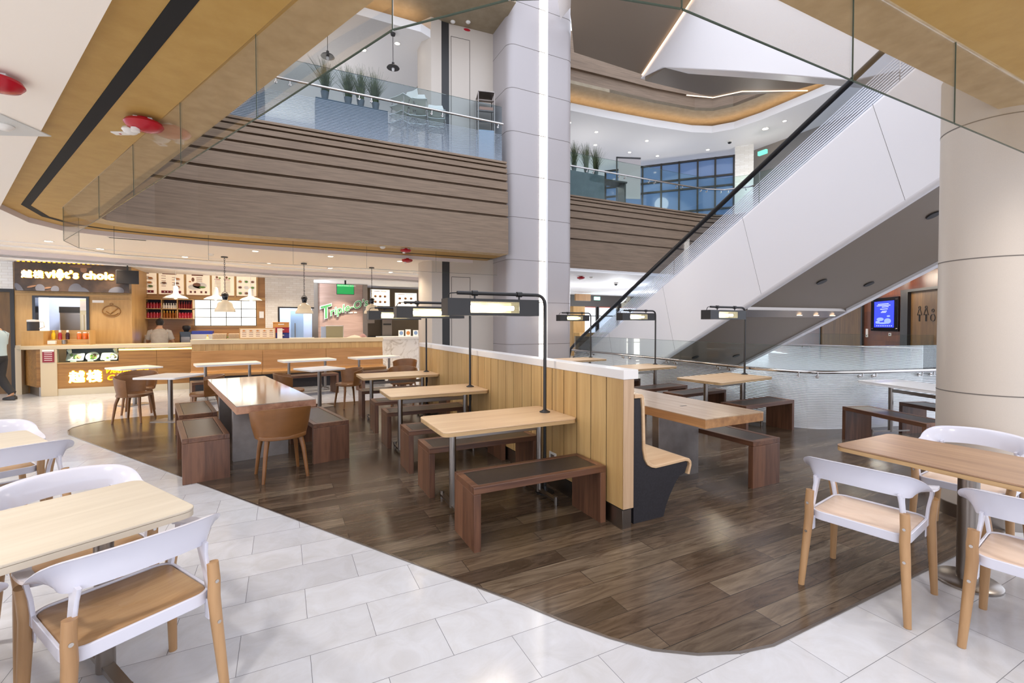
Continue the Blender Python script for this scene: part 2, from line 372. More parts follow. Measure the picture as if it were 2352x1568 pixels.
struct(MB().sweep([(0,9.0),(0,10.6)], [(-9.5,9.75),(4.85,9.6)]).build('wall_upper_left', M['fascia']))
struct(MB().sweep([(.0,9.0),(0,9.45),(-.08,9.45),(-.08,9.5),(-.02,9.5),(-.02,10.6)], RG).build('wall_upper_right', M['fascia'], fix=False))
def cove(name, path, off, label):
    o = MB().sweep([(off, 8.76), (off, 8.80), (off+.04, 8.80), (off+.04, 8.76), (off, 8.76)], path).build(name, M['cove'])
    return tag(o, label, 'light strip')
cove('cove_light', RC, .2, 'warm cove light strip above the curved white ceiling edge behind the escalator')
cove('cove_light', LC[:3], .2, 'warm cove light strip above the white ceiling over the grass planters')

# pillar with the vertical light strip
PX0, PX1, PY0, PY1 = 4.9, 6.77, 10.0, 11.6
prof = [p for p in rrect(PX0, PX1, PY0, PY1, .2, 6)]
pil = struct(MB().prism(prof, 0, 10.6).build('pillar', M['pillar'], smooth=35))
struct(MB().prism([(4.95,10.9),(4.95,11.7),(3.9,11.95),(3.5,11.95),(3.22,11.85),(3.12,11.6),(3.12,11.2),(3.28,10.95),(3.55,10.98),(3.55,11.12),(3.75,11.12),(3.75,11.0),(4.3,10.95)], 0, 9.0).build('wall_pillar_core', M['column'], smooth=35))
struct(MB().box(3.555, 3.745, 10.99, 11.1, 0, 9).build('trim_core_slot', M['black']))
for z0, z1 in ((.05, 2.75), (5.4, 8.7)):
    mb = MB()
    for a, b in (((3.8, z0), (3.8, z1)), ((4.28, z0), (4.28, z1)), ((3.8, z1), (4.28, z1))):
        mb.tube([(a[0], 10.995-(a[0]-3.75)*.09, a[1]), (b[0], 10.995-(b[0]-3.75)*.09, b[1])], .006, 4)
    struct(mb.build('trim_door_outline', M['joint']))
mb = MB()
for i in range(11):
    z = 1.07+1.035*i-1.035
    if z > .02: mb.prism(rrect(PX0-.002, PX1+.002, PY0-.002, PY1, .2, 6), z-.005, z+.005)
struct(mb.build('trim_pillar_joints', M['joint']))
ls = thing('light_strip', 'tall vertical white light strip set into the pale pillar', 'light strip', (5.84, PY0, 0)); MB().box(-.092, .092, -.006, .01, .02, 10.6).build('backing', M['joint'], ls)
for i in range(-1, 10):
    z = 1.07+1.035*i
    MB().box(-.09, .09, -.012, .02, max(z+.012, .02), z+1.023).build('segment', M['led'], ls, bevel=.004)
struct(MB().box(5.93, 6.0, PY0-.02, PY0+.01, .02, 10.6).build('trim_strip_bead', M['white'], bevel=.012))

# round column in front on the right
CX, CY_, CR = 5.18, 1.61, .325
struct(MB().lathe([(CR, .1), (CR, 3.6)], 64, TM(CX, CY_)).build('column', M['column'], smooth=40))
struct(MB().lathe([(CR+.012, 0), (CR+.012, .11), (CR, .112)], 64, TM(CX, CY_)).build('baseboard_column', M['steel'], smooth=40))
mb = MB()
for z in (1.02, 2.085, 3.15): mb.lathe([(CR+.0015, z-.004), (CR+.0015, z+.004)], 64, TM(CX, CY_), cap=False)
struct(mb.build('trim_column_joints', M['joint'], smooth=40))

# ---------------------------------------------------------------- glass smoke curtain under the opening
sc = thing('smoke_curtain', 'frameless clear glass smoke curtain hanging under the gold ceiling band', 'glass screen', (0, 0, 0))
cur = [(4.6,10.0),(3.1,10.02),(1.6,10.03),(.2,10.04),(-1.2,10.05),(-2.5,9.85),(-2.78,9.3),(-2.72,8.55),(-1.8,6.6),(-1.2,5.3),(-.66,4.15),(-.12,2.99),(.4,1.86),(.74,1.5),(1.05,1.33),(1.33,1.26),(2.45,1.26),(3.5,1.26),(4.65,1.26)]
for a, b in zip(cur, cur[1:]):
    a, b = Vector(a), Vector(b); t = (b-a).normalized(); n = Vector((-t.y, t.x))*.003
    a2, b2 = a+t*.004, b-t*.004
    p = MB().prism([a2+n, b2+n, b2-n, a2-n], 2.735, ZS).build('pane', M['glass_curtain'], sc)
    MB().prism([a2+n*1.1, b2+n*1.1, b2-n*1.1, a2-n*1.1], 2.731, 2.736).build('bottom_edge', M['glass_edge'], p)
    MB().box(b.x-.002, b.x+.002, b.y-.003, b.y+.003, 2.735, ZS).build('joint', M['glass_edge'], p)

# ---------------------------------------------------------------- glass balustrades
def railing(name, label, pts, z0, hz, gz, side, gm, sub=None, hoff=.07):
    t = thing(name, label, 'railing')
    P = [Vector(p) for p in pts]
    hp = []
    for i, p in enumerate(P):
        d = (P[min(i+1, len(P)-1)]-P[max(i-1, 0)]).normalized(); n = Vector((-d.y, d.x))*side
        hp.append((p.x+n.x*hoff, p.y+n.y*hoff, z0+hz))
    js = sub or list(range(len(P)))
    for i, j in zip(js, js[1:]):
        seg = P[i:j+1]; mb = MB()
        q = [(0.006, 0), (.006, gz), (-.006, gz), (-.006, 0), (.006, 0)]
        o = mb.sweep(q, seg).build('pane', gm, t, loc=(0, 0, z0))
        MB().sweep([(.007, gz), (.007, gz+.004), (-.007, gz+.004), (-.007, gz)], seg).build('top_edge', M['glass_edge'], o)
    MB().tube(fillet(hp, .12, 4), .025, 10).build('handrail', M['chrome'], t, smooth=50)
    for j in js:
        for s_ in (-.12, .12):
            if (j == 0 and s_ < 0) or (j == len(P)-1 and s_ > 0): continue
            d = (P[min(j+1, len(P)-1)]-P[max(j-1, 0)]).normalized(); c = P[j]+d*s_; n = Vector((-d.y, d.x))*side
            b = MB().tube([(c.x, c.y, z0+hz-.07), (c.x+n.x*hoff, c.y+n.y*hoff, z0+hz-.07), (c.x+n.x*hoff, c.y+n.y*hoff, z0+hz)], .009, 8)
            b.tube([(c.x+n.x*.005, c.y+n.y*.005, z0+hz-.07), (c.x+n.x*.03, c.y+n.y*.03, z0+hz-.07)], .024, 12)
            b.build('bracket', M['chrome'], t, smooth=40)
    return t
k = 1.04
railA = [(6.95*k,10.2*k),(6.93*k,9.4*k),(6.9*k,8.03*k),(6.8*k,6.6*k),(6.65*k,5.3*k),(6.62*k,4.7*k),(6.66*k,4.3*k),(6.78*k,4.02*k),(7.0*k,3.87*k),(7.55*k,3.66*k),(8.6*k,3.4*k),(9.6*k,3.2*k)]
railing('glass_railing', 'curved striped glass railing with steel handrail behind the window tables', railA, 0, .855, 1.237, -1, M['glass_frit'], [0,1,2,3,4,7,9,10,11])
railing('glass_railing', 'straight glass railing in front of the reddish wood wall', [(14.9,12),(15.6,9.3),(16.3,6.6),(17,4)], 0, .88, 1.25, -1, M['glass_frit'])
railing('glass_railing', 'mezzanine glass railing in front of the grass planters and stacked chairs', [(4.62,9.78),(3.05,9.8),(1.55,9.82),(.05,9.84),(-1.4,9.84),(-2.6,9.2)], 5.37, .83, 1.25, 1, M['glass_mezz'])
railing('glass_railing', 'upper glass railing beyond the escalator below the dark framed windows', [(6.9,11.42),(8.3,11.4),(9.5,11.39),(10.7,11.37),(11.9,11.36),(13.0,11.3),(13.75,11.05),(14.2,10.4),(14.35,9.4),(14.35,8.2)], 5.37, .83, 1.25, -1, M['glass'])

# ---------------------------------------------------------------- escalators
A = Vector((8.246, 12.08, 1.0057)); HD = Vector((-.0842, -.9965, 0)); RT = Vector((.9965, -.0842, 0)); SL = .512
def E(s, dz, w=0, base=A): return base+HD*s+RT*w+Vector((0, 0, SL*s+dz))
def slab(mb, poly, w0, w1, base=A):
    a = [base+HD*s+RT*w0+Vector((0, 0, z-base.z)) for s, z in poly]; b = [base+HD*s+RT*w1+Vector((0, 0, z-base.z)) for s, z in poly]
    return mb.rings([a, b])
L = 11.2
es = thing('escalator', 'long white sided escalator rising to the right with black handrail and brown underside', 'escalator', (0, 0, 0))
panel = [(-.9, 0), (-.9, .40), (-.2, .42), (.3, .52), (L, A.z-.64+SL*L), (L, A.z-2.4+SL*L), (2.72, 0)]
for w, nm in ((0, 'side_panel'), (2.95, 'side_panel')):
    slab(MB(), panel, w, w+.14).build(nm, M['esc_white'], es, bevel=.06, seg=4)
for s in (1.9, 4.1, 6.3, 8.5): MB().tube([E(s, -.66, -.0005), E(s+.42, -2.34, -.0005)], .0025, 4).build('panel_seam', M['joint'], es)
sf = [(2.6, 0), (2.72, .03), (L, A.z-2.36+SL*L), (L, A.z-2.3+SL*L), (2.5, .06)]
slab(MB(), sf, .1, 2.97).build('soffit', M['esc_brown'], es)
mb = MB().rings([[E(6.1, -2.42, .1), E(6.35, -2.42, .1), E(6.35, -2.30, .1), E(6.1, -2.30, .1)], [E(6.1, -2.42, 2.95), E(6.35, -2.42, 2.95), E(6.35, -2.30, 2.95), E(6.1, -2.30, 2.95)]])
tr = mb.build('light_trough', M['steel'], es)
for w in (1.7, 2.2, 2.7): MB().lathe([(0, 0), (.05, 0), (.05, .015), (0, .015)], 16, Matrix.Translation(E(6.2, -2.44, w))).build('trough_light', M['led_warm'], tr)
for s in (4.2, 7.2, 8.8, 10):
    for w in (.9, 2.2): MB().lathe([(0, 0), (.085, 0), (.085, .02), (0, .02)], 20, Matrix.Translation(E(s, -2.385, w)) @ Matrix.Rotation(-math.atan(SL), 4, 'X')).build('downlight', M['black'], es)
MB().rings([[E(2.75, -2.42, 2.9), E(2.75, -2.42, 3.06), E(2.75, -2.36, 3.06), E(2.75, -2.36, 2.9)], [E(L, -2.42, 2.9), E(L, -2.42, 3.06), E(L, -2.36, 3.06), E(L, -2.36, 2.9)]]).build('edge_trim', M['esc_white'], es)
vz = (-SL*HD.x, -SL*HD.y, 1); c0 = A.z-SL*(HD.x*A.x+HD.y*A.y)
M['glass_esc'] = glass('escalator_balustrade_pane', '#e9eef4', .8, (vz, .044, .6, c0-.64, c0-.22, '#eeeef4', .9))
for w in (.06, 1.25):
    ss = [.1, 2.2, 4.4, 6.6, 8.8, L]
    for a, b in zip(ss, ss[1:]):
        slab(MB(), [(a+.01, A.z-.64+SL*a), (b-.01, A.z-.64+SL*b), (b-.01, A.z-.02+SL*b), (a+.01, A.z-.02+SL*a)], w, w+.014).build('balustrade_pane', M['glass_esc'], es)
    hp = [E(.25, -.36, w), E(-.35, -.5, w), E(-.52, -.35, w), E(-.4, -.05, w), E(.3, 0, w), E(L, 0, w)]
    MB().tube(fillet(hp, .25, 5), .05, 10, ry=.045).build('handrail', M['rubber'], es, smooth=50)
mb = MB()
for i in range(27):
    s = -.3+.4*i; z = max(0, A.z-.95+SL*s)
    mb.add([*(A+HD*s+RT*w+Vector((0, 0, z-A.z)) for w in (.2, 1.15)), *(A+HD*(s+.4)+RT*w+Vector((0, 0, z-A.z)) for w in (1.15, .2)), *(A+HD*s+RT*w+Vector((0, 0, z-.21-A.z)) for w in (.2, 1.15))], [(0, 1, 2, 3), (0, 1, 5, 4)])
mb.build('steps', M['steel_dark'], es)
# upper escalator
e2 = thing('escalator', 'white upper escalator crossing high above with a bronze underside and lit edge', 'escalator', (0, 0, 0))
P1 = Vector((9.31, 10.26, 8.72))
def Q(s, z, w=0): return P1+HD*s+RT*w+Vector((0, 0, z-P1.z))
def slab2(mb, poly, w0, w1): return mb.rings([[Q(s, z, w0) for s, z in poly], [Q(s, z, w1) for s, z in poly]])
slab2(MB(), [(-.1, 8.66), (.86, 8.5), (3.4, 7.1), (5.76, 5.75), (9, 4.9), (9, 9.2), (4.4, 8.2), (2.4, 9.5), (2.0, 9.72)], 0, .9).build('side_panel', M['esc_white'], e2, bevel=.02)
def plate(pts, th): return MB().rings([pts, [p+Vector((0, 0, th)) for p in pts]])
plate([Vector(p) for p in ((6.4,9.6,9.18),(7.0,10.32,8.79),(9.3,10.24,8.72),(9.12,8.1,9.75),(6.0,8.9,9.56))], .12).build('soffit', M['esc_brown'], e2)
MB().tube([Vector((9.28,10.24,8.70)), Vector((9.1,8.1,9.66))], .018, 6).build('light_strip', M['led_warm'], e2)
plate([Vector(p) for p in ((9.31,10.15,8.5),(9.32,9.4,8.5),(11.38,8.67,8.5),(14.0,7.75,8.5),(13.6,8.7,8.5),(11.84,9.95,8.5))], .12).build('landing_soffit', M['esc_brown'], e2)
MB().tube([Vector(p) for p in ((11.0,10.2,8.49),(11.84,9.95,8.49),(12.3,9.3,8.49),(14.0,8.4,8.49))], .015, 6).build('edge_strip', M['led_warm'], e2)
plate([Vector(p) for p in ((5.7,9.2,9.6),(6.3,9.9,9.2),(6.6,9.2,9.6))], .1).build('side_fin', M['esc_white'], e2)
# ================================================================ DINING FURNITURE
def make_bench(label, loc, rz, group, L=1.12):
    t = thing('bench', label, 'bench', loc, rz, group); l, w, h, th = L/2, .2, .45, .048
    fr = MB()
    fr.box(-l, l, -w, -w+.05, h-th, h); fr.box(-l, l, w-.05, w, h-th, h)
    fr.box(-l, -l+.05, -w+.05, w-.05, h-th, h); fr.box(l-.05, l, -w+.05, w-.05, h-th, h)
    fr.box(-l+.05, l-.05, -w+.05, w-.05, h-th, h-th+.012)
    fr.build('seat_frame', M['walnut'], t, bevel=.003)
    MB().box(-l+.052, l-.052, -w+.052, w-.052, h-th+.014, h-.003).build('seat_pad', M['seat_pad'], t, bevel=.004)
    for s in (-1, 1):
        MB().box(*sorted((s*l, s*(l-.052))), -w, w, 0, h-th-.001).build('leg', M['walnut_v'], t, bevel=.003)
    return t
GB = 'walnut benches beside the panelled divider'
b0 = make_bench('walnut bench with dark seat pad nearest the camera, beside the divider end', (1.72, 3.10, 0), 0, GB)
for y, lab in ((4.2, 'walnut bench behind the front lamp table by the divider'), (4.95, 'walnut bench in front of the second lamp table by the divider'),
               (6.05, 'walnut bench behind the second lamp table by the divider'), (6.92, 'walnut bench in front of the third lamp table by the divider'), (8.12, 'walnut bench behind the third lamp table, farthest along the divider')):
    dup(b0, (1.73, y, 0), 0, lab)
GR = 'walnut benches between the divider and the glass railing'
for x, y, rz, lab in ((6.19, 4.37, 2, 'walnut bench closest to the glass railing in front of the lamp table'), (6.2, 5.52, 5, 'walnut bench behind the nearest lamp table at the railing'),
                      (6.05, 6.22, 5, 'walnut bench in front of the middle lamp table at the railing'), (6.0, 7.4, 5, 'walnut bench behind the middle lamp table at the railing'),
                      (6.1, 8.3, 5, 'walnut bench in front of the farthest lamp table at the railing')):
    dup(b0, (x, y, 0), R(rz), lab, GR)
dup(b0, (4.19, 3.42, 0), R(90), 'walnut bench running alongside the thick timber table right of the divider', GR)
rd = R(-109)
dup(b0, (6.94+.2*cos(rd+pi/2)*-1+.56*cos(rd)+.26, 3.61+.56*sin(rd)-.1, 0), rd, 'walnut bench in front of the white table next to the round column', GR)
dup(b0, (7.95, 2.82, 0), rd, 'walnut bench behind the white table beside the curved railing', GR)
c7 = R(11.7); GT = 'walnut benches around the lacquered long table'
for x, y, lab in ((-.80, 5.99, 'walnut bench end on at the near left side of the lacquered long table'), (-1.06, 7.42, 'walnut bench end on at the far left side of the lacquered long table'),
                  (.38, 6.15, 'walnut bench end on at the near right side of the lacquered long table'), (.12, 7.5, 'walnut bench mostly hidden at the far right side of the lacquered long table')):
    dup(b0, (x, y, 0), pi/2+c7, lab, GT)
for x, y, rz, lab in ((-1.05, 10.85, 13, 'walnut bench in front of the left pale table at the oak banquette'), (.55, 11.2, 15, 'walnut bench in front of the middle pale table at the oak banquette'), (2.15, 11.4, 15, 'walnut bench in front of the right pale table at the oak banquette')):
    dup(b0, (x, y, 0), R(rz), lab, 'walnut benches facing the oak banquette')

def make_lamp_table(label, loc, rz, group, top='oak_top', L=1.22, W=.69, cross=True, h=.75, edge='ply_edge', name='dining_table'):
    t = thing(name, label, 'table', loc, rz, group)
    MB().prism(rrect(-L/2, L/2, -W/2, W/2, .05), h-.012, h).build('tabletop', M[top], t, bevel=.003)
    MB().prism(rrect(-L/2+.002, L/2-.002, -W/2+.002, W/2-.002, .05), h-.04, h-.0125).build('edge_band', M[edge], t, smooth=40)
    for s in (-.42, .42):
        x = s*L/1.22
        l = MB().tube([(x, 0, .03), (x, 0, h-.041)], .03, 16)
        l.build('leg', M['steel'], t, smooth=40)
        f = MB().box(x-.02, x+.02, -W*.42, W*.42, .035, .055)
        for q in (-W*.42, W*.42): f.tube([(x, q, 0), (x, q, .075)], .017, 10)
        f.build('foot_bar', M['steel'], t, smooth=40)
    if cross: MB().box(-.40*L/1.22, .40*L/1.22, -.008, .008, h-.15, h-.105).build('stretcher', M['steel'], t, bevel=.002)
    return t
GL = 'oak tables along the panelled divider'
t0 = make_lamp_table('pale oak table nearest the camera along the divider with a lamp', (1.69, 3.66, 0), 0, GL)
dup(t0, (1.69, 5.58, 0), 0, 'pale oak table second from the camera along the divider'); dup(t0, (1.69, 7.6, 0), R(1), 'pale oak table third from the camera along the divider')
GW = 'oak tables along the glass railing'
for x, y, rz, lab in ((6.12, 4.88, 6, 'oak table with a lamp nearest the camera at the glass railing'), (6.15, 6.85, 5, 'oak table with a lamp in the middle of the glass railing row'), (6.1, 8.95, 5, 'oak table with a lamp farthest along the glass railing, by the pillar')):
    dup(t0, (x, y, 0), R(rz), lab, GW, (1.13, 1.1, 1))
make_lamp_table('white topped table between two benches next to the round column', (7.62, 3.0, 0), rd, None, 'white_cap', 1.35, .7, True, .75, 'white')

def make_lamp(label, loc, rz, group):
    t = thing('task_lamp', label, 'lamp', loc, rz, group); h = .745
    p = fillet([(0, 0, .01), (0, 0, 1.835), (-.86, 0, 1.835)], .1, 8)
    MB().tube(p, .0155, 10).build('pole', M['black'], t, smooth=50)
    MB().lathe([(.05, .751), (.05, .757), (.03, .766), (.018, .775)], 20).build('flange', M['black'], t, smooth=40)
    MB().lathe([(.09, 0), (.09, .012), (.03, .02), (.02, .06)], 20).build('foot', M['black'], t, smooth=40)
    mb = MB()
    for x in (-.27, -.70): mb.tube([(x, 0, 1.79), (x, 0, 1.83)], .009, 8); mb.tube([(x-.025, 0, 1.835), (x+.025, 0, 1.835)], .024, 10)
    mb.build('hanger', M['black'], t, smooth=40)
    x0, x1, z0, z1, y = -.97, -.11, 1.642, 1.785, .085
    hd = MB().box(x0, x1, -y, y, z1-.006, z1).box(x0, x0+.008, -y, y, z0, z1-.006).box(x1-.008, x1, -y, y, z0, z1-.006)
    for s in (-1, 1):
        a, b = sorted((s*y, s*(y-.006)))
        hd.box(x0+.008, x0+.2, a, b, z0, z1-.006); hd.box(x1-.2, x1-.008, a, b, z0, z1-.006)
        hd.box(x0+.2, x1-.2, a, b, z0, z0+.022); hd.box(x0+.2, x1-.2, a, b, z1-.024, z1-.006)
    hb = hd.build('lamp_head', M['black'], t)
    for s in (-1, 1):
        MB().box(x0+.2, x1-.2, *sorted((s*(y-.004), s*(y-.006))), z0+.022, z1-.024).build('mesh_screen', M['lamp_mesh'], hb)
    MB().tube([(x0+.22, 0, 1.71), (x1-.22, 0, 1.71)], .02, 10).build('tube_bulb', M['tube'], t, smooth=50)
    MB().tube(fillet([(-.86, 0, 1.835), (-.93, 0, 1.83), (-.95, 0, 1.785)], .05, 5), .005, 6).build('cable', M['black'], t, smooth=50)
    c = [(.02+.012*sin(k*1.3), .035+.02*cos(k*.9), .7-.06*k) for k in range(9)]
    MB().tube(c, .006, 6).build('cord', M['black'], t, smooth=50)
    return t
M['tube'] = emis('lit_fluorescent_tube', '#fff4e2', 34)
def mesh_mat():
    m = bpy.data.materials.new('brass_wire_mesh'); m.use_nodes = True; nt = m.node_tree; b = nt.nodes['Principled BSDF']
    b.inputs['Base Color'].default_value = lin('#e6d6a4'); b.inputs['Roughness'].default_value = .35; b.inputs['Metallic'].default_value = .6
    v = coords(nt); facs = []
    for ax in ((1, 0, 0), (0, 0, 1)):
        d = node(nt, 'ShaderNodeVectorMath', operation='DOT_PRODUCT'); d.inputs[1].default_value = ax; nt.links.new(v, d.inputs[0])
        q = node(nt, 'ShaderNodeMath', operation='DIVIDE'); q.inputs[1].default_value = .0085; nt.links.new(d.outputs['Value'], q.inputs[0])
        f = node(nt, 'ShaderNodeMath', operation='FRACT'); nt.links.new(q.outputs[0], f.inputs[0])
        l = node(nt, 'ShaderNodeMath', operation='LESS_THAN'); l.inputs[1].default_value = .2; nt.links.new(f.outputs[0], l.inputs[0]); facs.append(l.outputs[0])
    mx = node(nt, 'ShaderNodeMath', operation='MAXIMUM'); nt.links.new(facs[0], mx.inputs[0]); nt.links.new(facs[1], mx.inputs[1])
    nt.links.new(mx.outputs[0], b.inputs['Alpha']); return m
M['lamp_mesh'] = mesh_mat()
GLp = 'black gooseneck lamps on the tables'
l0 = make_lamp('black gooseneck table lamp nearest the camera, along the divider', (2.18, 3.68, 0), 0, GLp)
for x, y, rz, lab in ((2.19, 5.61, 0, 'black gooseneck table lamp second along the divider, partly behind the nearest'), (2.21, 7.72, 0, 'black gooseneck table lamp third and farthest along the divider'),
                      (6.74, 5.0, 3, 'black gooseneck table lamp nearest the camera at the railing, before brown cladding'), (6.78, 7.05, 3, 'black gooseneck table lamp middle of the railing row, before white escalator'), (6.75, 9.2, 3, 'black gooseneck table lamp farthest of the railing row, in front of the pillar')):
    dup(l0, (x, y, 0), R(rz), lab)

# panelled divider and the moulded booth seat behind it
dv = thing('booth_divider', 'low honey oak panelled divider with white stone cap between the two seating areas', 'divider', (2.35, 2.72, 0))
DL = 5.75
for i in range(28):
    y0 = DL/28*i
    MB().box(-.05, .05, y0+.005, y0+DL/28-.005, .16, 1.149).build('panel_board', M['plank_wall'], dv)
MB().box(-.046, .046, .006, DL, .15, 1.15).build('core', M['slot'], dv)
MB().box(-.05, .05, -.004, .003, .16, 1.149).build('end_board', M['end_wood'], dv, bevel=.002)
MB().box(-.042, .042, .012, DL-.01, 0, .16).build('plinth', M['steel'], dv, bevel=.002)
for a, b in ((-.012, 1.22), (1.223, 3.1), (3.103, 5.0), (5.003, DL+.01)):
    MB().box(-.058, .085, a, b, 1.15, 1.222).build('cap', M['white_cap'], dv, bevel=.004)
MB().box(-.056, -.047, .67, .74, .16, 1.149).build('pilaster_strip', M['black'], dv) if False else None
bs = thing('booth_bench', 'moulded plywood booth bench with black end panel behind the divider', 'bench', (0, 2.76, 0))
pr_ = [(2.445,1.02),(2.52,1.02),(2.54,1.005),(2.55,.91),(2.56,.59),(2.575,.52),(2.6,.475),(2.635,.447),(2.67,.437),(2.76,.44),(3.0,.452),(3.04,.445),(3.065,.42),(3.068,.385),(3.045,.31)]
inn = [(2.445,.99),(2.515,.99),(2.525,.9),(2.535,.58),(2.552,.505),(2.582,.452),(2.625,.425),(2.67,.414),(2.76,.417),(3.0,.428),(3.03,.42),(3.045,.4),(3.047,.38),(3.022,.315)]
MXZ = Matrix(((1,0,0,0),(0,0,1,0),(0,1,0,0),(0,0,0,1)))      # maps (x,z,depth) to (x,depth,z)
MB().prism(pr_+inn[::-1], 0, 1.25, MXZ).build('seat_shell', M['oak_top'], bs, bevel=.004)
pan = [(2.45,0),(2.45,.985),(2.512,.985),(2.522,.9),(2.532,.58),(2.55,.5),(2.58,.447),(2.625,.42),(2.67,.41),(3.0,.424),(3.03,.414),(3.03,.39),(3.0,.325),(2.94,.31),(2.89,.25),(2.83,.16),(2.79,.08),(2.765,0)]
for y in (.012, 1.2): MB().prism(pan, y, y+.03, MXZ).build('end_panel', M['black_fab'], bs, bevel=.002)

# thick timber tables
def thick_table(label, loc, rz, top, edge, W, LL, rough_set, inset):
    t = thing('timber_table', label, 'table', loc, rz)
    MB().box(0, W, 0, LL, .742, .75).build('tabletop', M[top], t)
    MB().box(.001, W-.001, .001, LL-.001, .665, .7415).build('edge', M[edge], t, bevel=.002)
    for v in inset: MB().box(*rough_set, v, v+.09, 0, .664).build('slab_leg', M['steel_dark'], t, bevel=.004)
    return t
thick_table('long lacquered timber table reflecting window light among walnut benches on the left', (-.42, 5.31, 0), c7, 'thick_gloss', 'brown_edge', .76, 2.86, (.06, .64), (.75, 2.05))
tr_ = thick_table('long thick matte timber table on steel slab legs right of the divider', (3.25, 2.78, 0), 0, 'thick_top', 'thick_edge', .77, 2.86, (.1, .66), (.65, 2.0))
for y in (.55, 1.5, 2.3):
    MB().box(.3, .38, y, y+.02, .7502, .7508).build('power_slot', M['black'], tr_)

# ---------------------------------------------------------------- barrel chairs
def make_barrel(label, loc, rz, group):
    t = thing('barrel_chair', label, 'chair', loc, rz, group)
    n = 28; pts = []
    for i in range(n):
        a = 2*pi*i/n; x, y = cos(a), sin(a); e = .8
        pts.append((.235*math.copysign(abs(x)**e, x), .225*math.copysign(abs(y)**e, y)+.01))
    MB().rings([[(p[0]*k, p[1]*k, z) for p in pts] for k, z in ((.9, .405), (.99, .412), (1.0, .43), (.985, .447), (.9, .456), (.5, .452), (.05, .45))]).build('seat', M['chair_wood'], t, smooth=50)
    m = 26; rings = []
    for i in range(m+1):
        a = R(180+8-188*0)+R(0); a = R(176+188*i/m); u = abs(i/m-.5)*2
        top = .735-.06*u**2; row_o = []; row_i = []
        for k in range(7):
            q = k/6; z = .415+(top-.415)*q; r = .232+.05*q+.006*sin(q*pi)
            row_o.append((r*cos(a)*1.03, r*sin(a)*.98+.02, z)); row_i.append(((r-.02)*cos(a)*1.03, (r-.02)*sin(a)*.98+.02, z))
        rings.append(row_o+row_i[::-1])
    MB().rings(rings).build('backrest', M['chair_wood'], t, smooth=50)
    for sx in (-1, 1):
        for sy in (-1, 1):
            MB().tube([(sx*.155, sy*.145+.01, .41), (sx*.175, sy*.165, .3), (sx*.205, sy*.2, 0)], [.025, .022, .0155], 8).build('leg', M['chair_wood'], t, smooth=50)
    return t
GC = 'brown wooden barrel chairs'
k0 = make_barrel('brown barrel chair nearest the camera, back turned, at the end of the lacquered table', (-.02, 5.32, 0), R(11.7), GC)
for x, y, rz, lab in ((-2.16, 9.38, -105, 'brown barrel chair at the far left on the edge of the wood floor'), (-2.3, 10.25, -175, 'brown barrel chair with its back to us below the lit counter letters'),
                      (-1.12, 8.95, 98, 'brown barrel chair peeking out behind the far left corner of the lacquered table'), (.1, 8.75, -88, 'brown barrel chair behind the far right corner of the lacquered table'),
                      (1.13, 9.2, 108, 'brown barrel chair right of the small pale pedestal table'), (2.1, 9.0, 165, 'brown barrel chair partly hidden behind the third lamp table'), (2.6, 10.9, 150, 'brown barrel chair farthest back beside the marble counter')):
    dup(k0, (x, y, 0), R(rz), lab)

# pale cafe tables
def pedestal_table(label, loc, rz, L, W, group):
    t = thing('cafe_table', label, 'table', loc, rz, group); h = .737
    MB().prism(rrect(-L/2, L/2, -W/2, W/2, .03), h-.03, h).build('tabletop', M['white_cap'], t, bevel=.003)
    MB().tube([(0, 0, .012), (0, 0, h-.03)], .036, 16).build('leg', M['steel'], t, smooth=40)
    MB().box(-L*.33, L*.33, -.16, .16, 0, .012).build('base_plate', M['steel_dark'], t, bevel=.003)
    return t
GP = 'small pale pedestal tables'
pedestal_table('pale pedestal table on the wood floor edge in front of the counter', (-1.64, 9.15, 0), R(-26), .66, .72, GP)
pedestal_table('pale pedestal table behind the lacquered table between two barrel chairs', (.62, 9.40, 0), R(25), .68, .7, GP)
pedestal_table('pale pedestal table closest to the lit counter letters', (-2.58, 11.25, 0), R(35), .7, .66, GP)
GBt = 'pale tables along the oak banquette'
for x, y, rz, lab in ((-1.05, 11.5, 13, 'pale twin post table at the left end of the oak banquette'), (.52, 11.85, 14, 'pale twin post table at the middle of the oak banquette'), (2.1, 12.1, 15, 'pale twin post table at the right end of the oak banquette by the marble')):
    make_lamp_table(lab, (x, y, 0), R(rz), GBt, 'white_cap', 1.18, .6, False, .74, 'white', 'cafe_table')

